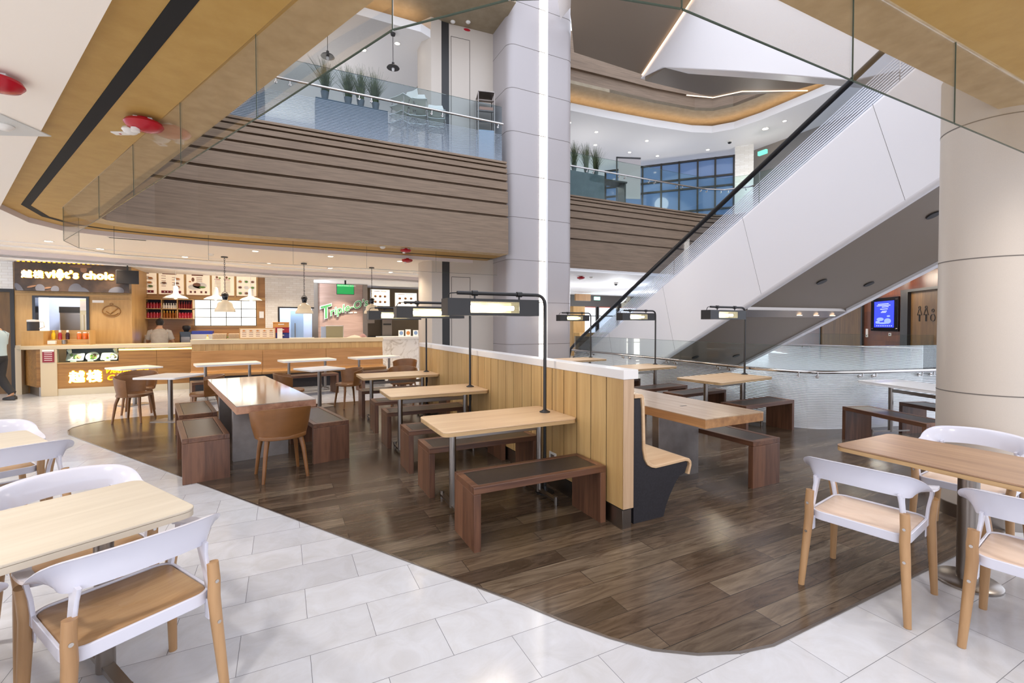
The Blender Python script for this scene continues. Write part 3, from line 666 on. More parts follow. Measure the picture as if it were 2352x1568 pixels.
# ---------------------------------------------------------------- white steel and beech armchairs
def make_white_chair(label, loc, rz, group, seat='chair_seat'):
    t = thing('armchair', label, 'chair', loc, rz, group)
    o = rrect(-.225, .225, -.2, .22, .06, 5)
    MB().rings([[(x*k, y*k+.0, z+.012*(abs(x)/.225)**2-.004) for x, y in o] for k, z in ((.95, .424), (.99, .428), (.99, .44), (.96, .446), (.6, .437), (.1, .434))]).build('seat', M[seat], t, smooth=50)
    fo = rrect(-.236, .236, -.212, .23, .07, 6); fi = rrect(-.224, .224, -.2, .218, .06, 6)
    mb = MB(); k = len(fo)
    mb.add([(x, y, .455) for x, y in fo]+[(x, y, .405) for x, y in fo]+[(x, y, .405) for x, y in fi]+[(x, y, .455) for x, y in fi],
           [f for i in range(k) for j in [(i+1) % k] for f in ((i, j, k+j, k+i), (k+i, k+j, 2*k+j, 2*k+i), (2*k+i, 2*k+j, 3*k+j, 3*k+i), (3*k+i, 3*k+j, j, i))])
    mb.build('seat_rim', M['white_paint'], t, bevel=.003)
    ctrl = [(-.255,.185,.645,0),(-.268,.12,.655,.0),(-.273,.03,.664,.05),(-.268,-.06,.675,.25),(-.25,-.14,.695,.7),(-.205,-.2,.712,1),(-.11,-.238,.722,1),(0,-.25,.726,1),(.11,-.238,.722,1),(.205,-.2,.712,1),(.25,-.14,.695,.7),(.268,-.06,.675,.25),(.273,.03,.664,.05),(.268,.12,.655,0),(.255,.185,.645,0)]
    C = [Vector(c[:3]) for c in ctrl]; Bk = [c[3] for c in ctrl]; P = []; Q_ = []
    for i in range(len(C)-1):                                   # catmull-rom
        p0, p1, p2, p3 = C[max(i-1, 0)], C[i], C[i+1], C[min(i+2, len(C)-1)]
        for s in range(4):
            u = s/4; P.append(.5*((2*p1)+(-p0+p2)*u+(2*p0-5*p1+4*p2-p3)*u*u+(-p0+3*p1-3*p2+p3)*u**3)); Q_.append(Bk[i]*(1-u)+Bk[i+1]*u)
    P.append(C[-1]); Q_.append(Bk[-1]); rings = []
    for i, (p, q) in enumerate(zip(P, Q_)):
        d = P[min(i+1, len(P)-1)]-P[max(i-1, 0)]; d.z = 0; d.normalize(); out = Vector((d.y, -d.x, 0))
        q = q*q*(3-2*q)
        ang = R(8)+(R(80)-R(8))*q; half = .026+(.062-.026)*q
        h = out*cos(ang)*half+Vector((0, 0, sin(ang)*half)); nn = (out*-sin(ang)+Vector((0, 0, cos(ang))))*.005
        lip = out*.012*q
        rings.append([p-h-nn, p-h*.3-nn, p+h*.8-nn, p+h+lip-nn, p+h+lip+nn, p+h*.8+nn, p-h*.3+nn, p-h+nn])
    MB().rings(rings).build('back_band', M['white_paint'], t, smooth=60)
    for sx in (-1, 1):
        for pts, ws in (([(.196, -.184, .668), (.2, -.186, .62), (.212, -.195, .52), (.222, -.195, .45), (.224, -.2, .41)], (.052, .032, .024, .03, .046)), ([(.256, .165, .641), (.252, .17, .6), (.236, .185, .52), (.228, .2, .45), (.228, .205, .41)], (.032, .024, .021, .026, .04))):
            rg = []
            for (x, y, z), w in zip(pts, ws):
                rg.append([(sx*x-.0*w, y-w, z), (sx*(x+.008), y-w*.9, z), (sx*(x+.008), y+w*.9, z), (sx*x, y+w, z), (sx*(x-.006), y+w*.9, z), (sx*(x-.006), y-w*.9, z)])
            MB().rings(rg).build('upright', M['white_paint'], t, smooth=60)
        for sy, lp in ((-1, [(.222, -.222, .575), (.226, -.226, .5), (.224, -.226, .43), (.23, -.232, .33), (.25, -.262, 0)]), (1, [(.256, .2, .57), (.247, .215, .5), (.24, .225, .43), (.243, .23, .33), (.255, .25, 0)])):
            pts = [(sx*x, y, z) for x, y, z in lp]
            l = MB().tube(pts, [.022, .023, .024, .023, .017], 12).build('leg', M['chair_leg'], t, smooth=60)
            for i in (1, 3):
                x, y, z = pts[i]
                MB().lathe([(0, 0), (.0075, 0), (.0075, .004), (0, .004)], 12, TM(x, y+sy*.0215, z, 0, sy*-pi/2)).build('screw', M['chrome'], l)
            x, y, z = lp[2]
            MB().rings([[(sx*(x-.02), y-sy*.02-.018, z_), (sx*(x-.014), y-sy*.02-.018, z_), (sx*(x-.014), y-sy*.02+.018, z_), (sx*(x-.02), y-sy*.02+.018, z_)] for z_ in (.42, .34)]).build('bracket', M['white_paint'], t, bevel=.002)
    return t
GA = 'white steel and beech armchairs'
w0 = make_white_chair('white armchair with beech seat nearest the camera at the lower left', (-.575, 2.34, 0), R(31), GA)
ux, uy, vx, vy = cos(R(30)), sin(R(30)), -sin(R(30)), cos(R(30))
dup(w0, (-.575-.64*ux, 2.34-.64*uy, 0), R(31), 'white armchair at the left frame edge beside the nearest armchair, mostly cut off')
dup(w0, (-.94, 3.04, 0), R(211), 'white armchair behind the lower left table, only its curved back showing')
dup(w0, (-.94-.64*ux, 3.04-.64*uy, 0), R(211), 'white armchair cut by the left frame edge behind the lower left table')
dup(w0, (-1.66, 4.28, 0), R(32), 'white armchair in front of the second table at the left frame edge')
dup(w0, (-2.05, 4.98, 0), R(212), 'white armchair behind the second table at the left frame edge')
w1 = make_white_chair('white armchair with pale beech seat standing alone on the wood floor at the right', (3.09, 1.475, 0), R(-80), GA, 'chair_seat2')
dup(w1, (3.24, .79, 0), R(-81), 'white armchair cut by the lower right frame edge')
dup(w1, (4.42, 1.47, 0), R(96), 'white armchair behind the oak table in front of the round column')
def big_table(label, loc, rz, top, L, W, posts, edge, disc):
    t = thing('cafe_table', label, 'table', loc, rz); h = .75
    MB().prism(rrect(-L/2, L/2, -W/2, W/2, .055), h-.012, h).build('tabletop', M[top], t, bevel=.003)
    MB().prism(rrect(-L/2+.001, L/2-.001, -W/2+.001, W/2-.001, .055), h-.037, h-.0125).build('edge_band', M[edge], t, smooth=40)
    for x in posts:
        MB().tube([(x, 0, .02), (x, 0, h-.038)], .05 if disc else .036, 20).build('leg', M['steel'], t, smooth=40)
        if disc: MB().lathe([(.16, 0), (.16, .012), (.15, .02), (.05, .024)], 32, TM(x)).build('base_disc', M['steel'], t, smooth=40)
        else:
            f = MB().box(x-.022, x+.022, -.27, .27, .03, .055)
            for q in (-.27, .27): f.tube([(x, q, 0), (x, q, .07)], .018, 10)
            f.build('foot_bar', M['steel'], t, smooth=40)
    return t
big_table('warm oak table with steel column leg at the lower right', (3.72, 1.08, 0), R(90), 'oak_dark_top', 1.46, .72, (.16, -.5), 'ply_edge', True)
c = Vector((-.345, 2.46)); u = Vector((ux, uy)); v = Vector((vx, vy)); p = c-u*.62+v*.34
big_table('bleached oak table with rounded corners at the lower left', (p.x, p.y, 0), R(30), 'bleach_top', 1.24, .68, (.38, -.38), 'bleach_top', False)
c = Vector((-1.45, 4.28)); p = c-u*.62+v*.34
big_table('bleached oak table at the left frame edge behind the nearer one', (p.x, p.y, 0), R(30), 'bleach_top', 1.24, .68, (.38, -.38), 'bleach_top', False)

so = thing('wall_socket', 'small white power socket low on the divider behind the front table', 'socket', (2.298, 3.72, .27)); MB().box(-.01, 0, -.06, .06, 0, .08).build('plate', M['white_plastic'], so, bevel=.003); MB().box(-.012, -.0101, -.03, .03, .02, .06).build('outlet', M['steel_dark'], so)
# ================================================================ SHOP ROW AT THE BACK LEFT
# bulkhead and lower shop ceiling
BH = [(-9.5,12.0),(-5.26,13.34),(-.1,14.95),(3.37,14.9),(4.6,15.3),(5.6,17),(5.6,20)]
struct(MB().sweep([(0,ZC),(0,2.95),(.12,2.95)], BH).build('wall_bulkhead', M['lilac']))
struct(MB().prism(BH+[(-9.5,20)], 2.97, 3.02).build('ceiling_shop', M['white_ceil']))
struct(MB().sweep([(-.012,2.945),(-.012,2.965),(.03,2.965),(.03,2.945),(-.012,2.945)], BH).build('trim_2', M['white']))
for off, w, z in ((-.75, .16, .02), (-1.5, .05, .01)):
    struct(MB().sweep([(off,ZC-.001),(off,ZC-z),(off-w,ZC-z),(off-w,ZC-.001)], BH[:5]).build('trim_ceiling_band', M['white']))
# left end wall with a door
struct(MB().box(-9.5, -5.42, 14.3, 14.4, 2.33, 3.1).build('wall_left', M['brick']))
struct(MB().box(-9.5, -6.5, 14.3, 14.4, 0, 2.33).build('wall_left_lower', M['brick']))
d1 = struct(MB().box(-6.45, -5.45, 14.33, 14.38, 0, 2.3).build('door_1', M['door_wood']))
struct(MB().box(-5.47, -5.4, 14.28, 14.4, 0, 2.36).box(-6.5, -5.47, 14.28, 14.4, 2.29, 2.36).box(-6.5, -6.44, 14.28, 14.4, 0, 2.29).build('trim_door_frame', M['black']))
# kiosk front wall with a pass window
struct(MB().box(-5.4, -5.1, 14.3, 14.42, 0, 3.0).box(-4.11, -3.31, 14.3, 14.42, 0, 3.0).box(-5.1, -4.11, 14.3, 14.42, 0, 1.4).box(-5.1, -4.11, 14.3, 14.42, 2.22, 3.0).build('wall_kiosk', M['shop_oak']))
struct(MB().box(-5.38, -3.31, 14.27, 14.3, 2.225, 2.28).box(-4.06, -3.34, 14.27, 14.3, 2.14, 2.16).build('trim_3', M['shop_oak_h']))
struct(MB().box(-5.1, -5.05, 14.27, 14.44, 1.4, 2.22).box(-4.16, -4.11, 14.27, 14.44, 1.4, 2.22).box(-5.05, -4.16, 14.27, 14.44, 2.18, 2.22).build('window_1', M['black_gloss']))
struct(MB().box(-5.4, -3.31, 16.0, 16.1, 0, 3).build('wall_kitchen', mat('pale_blue_kitchen_wall', '#ccd8f2', .5)))
struct(MB().box(-3.36, -3.31, 14.42, 16.1, 0, 3).build('wall_kiosk_return', M['shop_oak']))
fr = thing('fridge', 'stainless steel fridge seen through the kitchen pass window', 'fridge', (-4.72, 15.2, 0))
MB().box(-.22, .22, 0, .6, 0, 2.0).build('body', M['steel'], fr, bevel=.01); MB().box(-.22, .22, -.02, 0, 1.85, 2.0).build('top_panel', M['black'], fr); MB().box(-.2, .2, -.03, -.005, .3, 1.82).build('door', M['steel'], fr, bevel=.005)
fr = thing('fridge', 'pale grey cabinet right of the stainless fridge in the kitchen window', 'fridge', (-4.3, 15.3, 0))
MB().box(-.2, .2, 0, .6, 0, 2.1).build('body', mat('pale_grey_metal', '#b9c4da', .35), fr, bevel=.01); MB().box(-.17, .17, -.02, 0, .2, 1.8).build('door', mat('grey_metal_door', '#9fb0cc', .3, .4), fr, bevel=.004)
rk = thing('slatted_door', 'cream slatted kitchen door standing open in the pass window', 'door', (-4.3, 14.75, 0), R(-35))
MB().box(-.18, .18, 0, .03, .1, 2.18).build('panel', mat('cream_paint', '#e8dfb8', .5), rk, bevel=.003)
for x in (-.09, .0, .09): MB().box(x-.03, x+.03, -.012, -.001, .6, 1.8).build('slat', mat('light_cream_paint', '#f2ead0', .5), rk)
MB().box(-.16, .16, -.01, -.001, 1.9, 2.15).build('sign_panel', M['white'], rk)
# clock shaped relief
em = thing('wall_emblem', 'round carved wooden emblem with a tick on the oak kiosk wall', 'emblem', (-3.7, 14.3, 1.88))
EM = M['counter_wood']
MB().tube([(.17*cos(a), -.008, .13*sin(a)) for a in (2*pi*i/36 for i in range(36))], .012, 6, close=True).build('ring', EM, em, smooth=60)
MB().tube([(-.1, -.01, .0), (-.02, -.01, -.07), (.12, -.01, .07)], .013, 6).build('tick', EM, em, smooth=60)
MB().tube([(.14*cos(a), -.01, .1*sin(a)) for a in (R(205+i*6.5) for i in range(21))], .009, 6).build('smile', EM, em, smooth=60)
MB().tube([(.03*cos(a), -.01, .17+.02*sin(a)) for a in (2*pi*i/14 for i in range(14))], .008, 6, close=True).build('crown', EM, em, smooth=60)
tag(MB().box(-4.05, -3.84, 14.285, 14.299, 2.08, 2.14).build('paper_notice', M['white']), 'small white paper notice on the oak wall right of the pass window', 'notice')

# big lit sign
sg = thing('shop_sign', 'long dark photo sign with glowing yellow characters above the counter', 'sign', (-4.29, 14.02, 2.63), 0)
pst = mottled('dark_photo_print', '#241a12', '#5b4430', 2.2, .3, 5, (1, 1, 1), 0, .35, .68)
MB().box(-1.0, 1.0, 0, .2, -.315, .325).build('panel', pst, sg)
shirt = mat('print_pale_shirt', '#66656d', .4); skin_p = mat('print_skin_tone', '#8a6448', .4)
def blob(mb, x, z, a, b, rot=0, y=-.004, n=20, zmin=-9):
    mb.prism([(a*cos(2*pi*i/n)*cos(rot)-b*sin(2*pi*i/n)*sin(rot), max(a*cos(2*pi*i/n)*sin(rot)+b*sin(2*pi*i/n)*cos(rot), zmin-z)) for i in range(n)], y, 0, Matrix(((1,0,0,x),(0,0,1,0),(0,1,0,z),(0,0,0,1))))
mb = MB()
for x, z, a, b, r in ((-.93,-.24,.05,.12,.5),(-.58,-.24,.08,.1,.2),(-.33,-.25,.07,.08,-.2),(.02,-.26,.12,.16,-.2),(.16,-.28,.12,.08,-.6),(.76,-.27,.15,.11,.3)): blob(mb, x, z-.02, a, b, r, -.004-.0015*len(mb.v)/40, zmin=-.312)
mb.build('printed_shirts', shirt, sg)
mb = MB(); blob(mb, -.72, -.22, .08, .02, .3, -.015); blob(mb, -.45, -.24, .06, .018, .2, -.015); blob(mb, .17, .2, .06, .07, 0, -.003); mb.build('printed_hands', skin_p, sg)
mb = MB(); blob(mb, .12, .27, .2, .035, 0, -.006); blob(mb, .12, .295, .09, .027, 0, -.008); mb.build('printed_hat', mat('print_brown_hat', '#6b4a33', .5), sg)
M['ltr'] = emis('glowing_letter', '#fff6d8', 4); M['halo'] = emis('yellow_letter_halo', '#ffb01e', 1.6)
def lit(body, x, z, size, parent, y=-.03, sp=1, bold=.012, halo=.028, sh=0):
    for ch in (body if len(body) == 2 else [body]):
        text_mesh('letter_halo', ch, size, M['halo'], parent, Matrix.Translation((x, y+.016, z)), .006, 0, sh, 'LEFT', sp, halo)
        text_mesh('letters', ch, size, M['ltr'], parent, Matrix.Translation((x, y, z)), .006, 0, sh, 'LEFT', sp, bold); x += size*1.1
lit('\u8d8a\u68e7', -.88, -.01, .175, sg, sp=1.08, bold=.005, halo=.013)
lit('vi\u1ec7t\u2019s choic', -.48, -.005, .24, sg, sp=1.07, bold=.011, halo=.021)
mb = MB()
for i in range(18): mb.box(-.95+i*.085, -.91+i*.085, -.02, 0, .325, .337)
mb.build('top_lights', M['halo'], sg)
mo = thing('monitor', 'black screen hanging at the right end of the glowing sign', 'monitor', (-3.28, 13.86, 2.68), R(8))
MB().box(-.21, .21, 0, .05, -.155, .165).build('body', M['black'], mo, bevel=.006); MB().box(-.2, .2, -.004, 0, -.145, .155).build('screen', mat('dark_screen', '#1a1613', .2), mo); MB().tube([(0, .03, .16), (0, .03, .28)], .015, 8).build('bracket', M['black'], mo)

# back wall of the kiosk
struct(MB().box(-3.31, -.46, 15.8, 15.9, 0, 2.98).build('wall_back', M['bench_oak']))
struct(MB().box(-.46, .9, 15.8, 15.9, 0, 1.15).box(-.46, -.12, 15.8, 15.9, 1.15, 2.98).box(-.12, .9, 15.8, 15.9, 2.1, 2.98).build('wall_back_brick', M['brick']))
struct(MB().box(-.12, -.07, 15.77, 15.92, 1.15, 2.1).box(-.07, .9, 15.77, 15.92, 2.06, 2.1).build('window_2', M['black']))
struct(MB().box(-.12, .95, 17.0, 17.1, 0, 2.98).build('wall_back_room', mat('pale_blue_back_wall', '#c3d2ee', .5)))
sd = thing('sliding_door', 'blue grey steel door seen through the opening behind the bell lamp', 'door', (.42, 16.6, 0))
MB().box(-.18, .2, 0, .05, 0, 2.0).build('panel', mat('blue_grey_door', '#8fa6c4', .4), sd, bevel=.004); MB().tube([(-.05, -.04, .9), (-.05, -.04, 1.6)], .015, 8).build('handle', M['steel'], sd)
# menus
FOOD = [mat('print_green', '#6f9a3f', .4), mat('print_brown', '#8a5a3a', .4), mat('print_orange', '#cf8a4a', .4)]
cream = mat('menu_paper', '#efdcc2', .4); brown_p = mat('menu_brown_print', '#7a3f1e', .4); red_p = mat('menu_red_banner', '#8e1420', .4); white_p = mat('plate_print', '#f6f2ea', .4); black_p = mat('menu_black_print', '#3a2c24', .4)
rnd = random.Random(3)
for i, (x0, x1, lab) in enumerate(((-3.66,-3.1,'backlit menu board at the left end of the row, partly behind the black screen'), (-3.05,-2.48,'backlit menu board second from left with a red banner at its foot'), (-2.42,-1.86,'backlit menu board in the middle with one large meat dish'),
                                   (-1.81,-1.26,'backlit menu board with two columns of text, fourth in the row'), (-1.2,-.69,'backlit menu board at the right end with a grid of dish photos'))):
    t = thing('menu_board', lab, 'menu', ((x0+x1)/2, 15.79, 2.4), 0, 'menu boards above the kiosk counter'); w = (x1-x0)/2
    MB().box(-w, w, -.05, 0, 0, .6).build('panel', mat('lit_menu_paper', '#efdcc2', .4, 0, '#f4dfc2', .28) if i == 0 else bpy.data.materials['lit_menu_paper'], t, bevel=.01)
    tx = MB(); dp = [MB(), MB(), MB()]; pl = MB(); rb = MB()
    def bl(mb, x, z, a, b): mb.prism([(a*cos(2*pi*k/16), b*sin(2*pi*k/16)) for k in range(16)], -.054-.002*(dp.index(mb)+1 if mb in dp else 0)-(.003 if mb is pl and i < 2 and z < .07 else 0), -.0505, Matrix(((1,0,0,x),(0,0,1,0),(0,1,0,z),(0,0,0,1))))
    if i in (0, 1):
        rb.box(-w+.06, w-.06, -.056, -.0505, .03, .1)
        for x in (-.15, -.08, 0, .08, .15): bl(pl, x, .065, .012, .02)
        for x, z in ((-.17, .3), (.14, .42), (.12, .3), (.14, .2)):
            bl(pl, x, z, .075, .045); bl(dp[rnd.randrange(3)], x+.01, z+.012, .05, .025); bl(dp[0], x-.02, z+.02, .025, .014)
        for k in range(9): tx.box(-.22+(k % 2)*.24, -.12+(k % 2)*.24, -.053, -.0505, .5-.035*k, .512-.035*k)
        tx.box(-.2, .12, -.053, -.0505, .55, .585)
    elif i == 2:
        for x, z, a, b in ((-.08, .22, .16, .08), (.04, .27, .17, .09)): bl(pl, x, z, a, b)
        bl(dp[1], -.03, .29, .09, .05); bl(dp[0], .1, .22, .08, .03); bl(dp[1], -.12, .43, .035, .06); bl(dp[2], -.19, .37, .03, .02)
        for k in range(4): tx.box(-.04, .1, -.053, -.0505, .48-.045*k, .494-.045*k)
        tx.box(-.15, .12, -.053, -.0505, .54, .575)
        for x in (-.2, -.1, .05, .16): tx.box(x, x+.05, -.053, -.0505, .05, .11)
    elif i == 3:
        for c in (-.2, .04):
            for k in range(9): tx.box(c, c+.14, -.053, -.0505, .42-.04*k, .43-.04*k)
            bl(dp[1], c+.05, .52, .03, .035); bl(dp[0], c+.12, .5, .03, .02); rb.box(c-.01, c+.13, -.053, -.0505, .455, .47)
    else:
        for c in range(3):
            for r in range(3):
                if (c, r) == (2, 0): continue
                x, z = -.16+.16*c, .08+.17*r; bl(pl, x, z, .062, .055)
                if (c, r) != (1, 1): bl(dp[(c+r) % 3], x, z, .042, .03)
    for nm, mb, m_ in (('text_lines', tx, brown_p), ('plates', pl, white_p), ('banner', rb, red_p), ('greens', dp[0], FOOD[0]), ('meats', dp[1], FOOD[1]), ('pastries', dp[2], FOOD[2])):
        if mb.v: mb.build(nm, m_, t)
    struct(MB().box(x1+.005, x1+.045, 15.76, 15.8, 2.36, 2.98).build('trim_4', M['shop_oak']))
struct(MB().box(-3.31, -.46, 15.74, 15.8, 2.28, 2.36).build('trim_5', M['shop_oak_h']))
# bottle shelf
sh = thing('bottle_shelf', 'oak wall shelf of six dark compartments filled with bottles', 'shelf', (-3.31, 15.5, 1.71))
W3 = 1.08; sx0 = .02
MB().box(0, W3, .27, .29, 0, .55).build('back', mat('dark_plum_back', '#2b1426', .6), sh)
mb = MB()
for z in (0, .265, .53): mb.box(0, W3, 0, .27, z, z+.022)
mb.build('shelf_board', M['shop_oak_h'], sh)
for x in (0, .353, .706, 1.06): MB().box(x, x+.02, 0, .27, .022, .53).build('divider', M['shop_oak'], sh)
bm_red = mat('red_syrup', '#a31a2c', .15, coat=.5); bm_red2 = mat('dark_red_syrup', '#7d1f22', .2); bm_clear = mat('pale_sauce', '#d8cfc4', .2); bm_amb = mat('amber_sauce', '#8a4a12', .2); cap_y = mat('yellow_cap', '#e8b62a', .4); cap_w = mat('white_cap_plastic', '#e6e0d8', .4)
def bottle(nm, prof, body, cap, capz, label, cat, loc, grp):
    t = thing(nm, label, cat, loc, 0, grp)
    MB().lathe(prof, 12).build('body', body, t, smooth=50)
    r = prof[-1][0]
    MB().lathe([(r+.003, prof[-1][1]), (r+.003, capz*.98), (r*.6, capz), (0, capz)], 12).build('cap', cap, t, smooth=50)
    return t
kinds = {'jar': ([(0,0),(.034,0),(.036,.02),(.036,.11),(.024,.14)], bm_red, bm_red2, .165), 'small': ([(0,0),(.026,0),(.027,.08),(.013,.11),(.013,.13)], bm_clear, cap_w, .15),
         'tall': ([(0,0),(.024,0),(.025,.11),(.01,.15),(.01,.19)], bm_red2, bm_red2, .205), 'squeeze': ([(0,0),(.03,0),(.031,.13),(.014,.16)], bm_amb, cap_y, .21), 'pink': ([(0,0),(.034,0),(.036,.02),(.036,.1),(.026,.135)], bm_red, bm_red, .16)}
for (c, r, kd, n, lab) in ((0, 1, 'jar', 5, 'dark red jar in the upper left compartment of the bottle shelf'), (1, 1, 'small', 6, 'small pale bottle in the upper middle compartment of the bottle shelf'), (2, 1, 'tall', 6, 'slim red bottle in the upper right compartment of the bottle shelf'),
                           (0, 0, 'jar', 5, 'dark red jar in the lower left compartment of the bottle shelf'), (1, 0, 'squeeze', 5, 'amber bottle with yellow tip in the lower middle compartment of the bottle shelf'), (2, 0, 'pink', 5, 'bright red jar in the lower right compartment of the bottle shelf')):
    p, b, cp, cz = kinds[kd]; first = None; g = lab.replace(' in the', 's in the', 1).replace(' with yellow tips', ' with yellow tip')
    for k in range(n):
        loc = (-3.31+.02+.353*c+.333*(k+.5)/n, 15.58, 1.71+.265*r+.022)
        first = bottle({'jar': 'sauce_jar', 'pink': 'sauce_jar'}.get(kd, 'sauce_bottle'), p, b, cp, cz, lab, 'jar' if kd in ('jar', 'pink') else 'bottle', loc, g) if k == 0 else (dup(first, loc, 0, lab, g) and first)
# glowing grid panel
lp = thing('glowing_window', 'glowing white window panel with a dark grid above the work counter', 'window', (-1.465, 15.78, 1.52))
MB().box(-.765, .765, -.03, 0, 0, .74).build('diffuser', emis('glowing_panel', '#fff8ea', 1.4), lp)
mb = MB()
for i in range(5): mb.box(-.765+i*.3825-.009, -.765+i*.3825+.009, -.045, -.03, 0, .74)
for i in range(4): mb.box(-.765, .765, -.046, -.03, i*.2467-.009, i*.2467+.009)
mb.build('grid', M['black'], lp)
tag(MB().box(-.62, -.5, 15.78, 15.795, 1.75, 1.95).build('framed_notice', M['white']), 'white paper notice beside the glowing panel on the oak edge', 'notice')

def flared(label, loc, group):
    t = thing('pendant_lamp', label, 'lamp', loc, 0, group)
    MB().lathe([(.28, 0), (.275, .012), (.2, .06), (.09, .1), (.065, .13), (.055, .3), (.03, .33), (0, .335)], 28).build('shade', M['white_plastic'], t, smooth=50)
    MB().lathe([(0, -.02), (.03, -.01), (.035, .02), (0, .05)], 12).build('bulb', M['bulb'], t, smooth=60)
    MB().tube([(0, 0, .33), (0, 0, 2.97-loc[2])], .006, 6).build('cord', M['white_plastic'], t)
    return t
M['bulb'] = emis('warm_bulb', '#ffe3b0', 7)
f0 = flared('white flared lamp in front of the red banner menus, leftmost of three', (-2.5, 14.75, 2.24), 'white flared lamps over the kiosk')
dup(f0, (-1.62, 14.85, 2.24), 0, 'white flared lamp in the middle, half hidden behind the bell lamp'); dup(f0, (-.79, 14.95, 2.24), 0, 'white flared lamp rightmost of three, in front of the dish photo menu')
for o in (f0,): pass
def bell(label, loc, group):
    t = thing('bell_lamp', label, 'lamp', loc, 0, group)
    MB().lathe([(.205, 0), (.21, .015), (.2, .06), (.165, .11), (.16, .13), (.15, .19), (.11, .235), (.06, .26), (.05, .275)], 32).build('shade', mat('cream_enamel', '#e2d3b8', .15) if 'cream_enamel' not in bpy.data.materials else bpy.data.materials['cream_enamel'], t, smooth=50)
    MB().lathe([(.05, .275), (.052, .31), (.06, .33), (.06, .4), (.035, .43), (0, .435)], 16).build('socket', M['black_gloss'], t, smooth=40)
    MB().tube([(.07*cos(a), 0, .36+.1*sin(a)) for a in (R(10*i) for i in range(19))], .006, 6).build('yoke', M['black'], t, smooth=50)
    MB().lathe([(0, .03), (.03, .04), (.038, .08), (.02, .14)], 12).build('bulb', M['bulb'], t, smooth=60)
    top = ZC-loc[2]; n = int((top-.46)/.045); mb = MB()
    for i in range(n):
        z = .46+.045*(i+.5); a = pi/2*(i % 2)
        mb.tube([(.012*cos(b)*cos(a), .012*cos(b)*sin(a), z+.03*sin(b)) for b in (2*pi*k/10 for k in range(10))], .004, 4, close=True)
    mb.build('chain', M['black'], t)
    MB().lathe([(.07, top-.025), (.07, top-.001), (0, top)], 20).build('ceiling_plate', M['black'], t)
    return t
bl0 = bell('cream bell pendant lamp on a chain, leftmost, before the glowing panel', (-1.18, 12.45, 1.85), 'cream bell lamps on chains')
dup(bl0, (.5, 12.75, 1.83), 0, 'cream bell pendant lamp on a chain, middle one, before the brick wall'); dup(bl0, (2.2, 13.0, 1.85), 0, 'cream bell pendant lamp on a chain, rightmost, before the lit menus')

# front counter
M['beige_cap'] = mat('beige_stone_top', '#cdbb9c', .35)
ct = thing('counter', 'kiosk counter with pale stone top, food display and glowing front letters', 'counter', (0, 13.4, 0))
MB().box(-5.0, -1.95, 0, .75, 1.02, 1.1).build('countertop', M['beige_cap'], ct, bevel=.005)
MB().box(-4.68, -4.41, .0, .1, 0, 1.02).build('front_pillar', M['beige_cap'], ct, bevel=.004)
MB().box(-4.41, -1.95, .02, .08, 0, .15).build('plinth', mat('pale_stone_plinth', '#cbbfa6', .4), ct)
MB().box(-4.41, -3.36, .02, .08, .15, .71).build('lower_panel', M['counter_wood'], ct)
MB().box(-4.41, -3.36, .0, .09, .705, .725).build('display_sill', M['shop_oak_h'], ct)
for a, b in ((-3.36, -2.66), (-2.655, -1.95)): MB().box(a, b, .02, .08, .15, .96).build('front_panel', M['counter_wood'], ct)
MB().box(-3.36, -1.95, .03, .07, .965, 1.0).build('glow_strip', emis('yellow_glow_strip', '#ffcf5a', 5), ct)
MB().box(-4.41, -3.36, .5, .52, .72, 1.02).build('display_back', mat('dark_display_back', '#2e2a1a', .5), ct)
MB().box(-4.41, -3.36, .09, .5, .71, .72).build('display_floor', mat('dark_display_floor', '#3a2d18', .3), ct)
MB().box(-4.405, -3.365, .03, .036, .725, 1.02).build('display_glass', M['glass'], ct)
# angled return to the left
MB().prism([(-4.68,.05),(-4.68,.3),(-5.05,.75),(-5.2,.75),(-4.76,.05)], .2, 1.02).build('side_panel', M['counter_wood'], ct)
MB().prism([(-4.7,.1),(-4.7,.3),(-5.0,.7),(-5.1,.7),(-4.74,.1)], 0, .2).build('side_plinth', M['steel'], ct)
MB().box(-5.3, -5.2, .6, .9, 0, 1.05).build('side_post', M['beige_cap'], ct)
MB().prism([(-5.002,.1),(-5.002,.745),(-5.3,.9),(-5.3,.62)], 1.022, 1.098).build('side_top', M['beige_cap'], ct)
lit('\u8d8a\u68e7', -4.22, .3, .27, ct, 0.0, 1.18, .008, .02)
text_mesh('script_letters', 'Vietnamese', .17, M['halo'], ct, Matrix.Translation((-3.62, -.002, .46)), .008, .004, .35)
text_mesh('script_letters', 'Cuisine', .17, M['halo'], ct, Matrix.Translation((-3.58, -.002, .3)), .008, .004, .35)
tag(MB().box(-4.64, -4.45, 13.385, 13.398, .74, 1.0).build('red_poster', mat('dark_red_poster', '#8a1a2a', .4)), 'dark red poster with white heading on the counter front pillar', 'poster')
o = bpy.data.objects['red_poster']; MB().box(-4.64, -4.45, 13.381, 13.385, .97, 1.015).build('heading', M['white'], o)
mb = MB(); [mb.box(-4.61, -4.48, 13.382, 13.385, .78+.04*k, .79+.04*k) for k in range(5)]; mb.build('text_lines', M['white'], o)
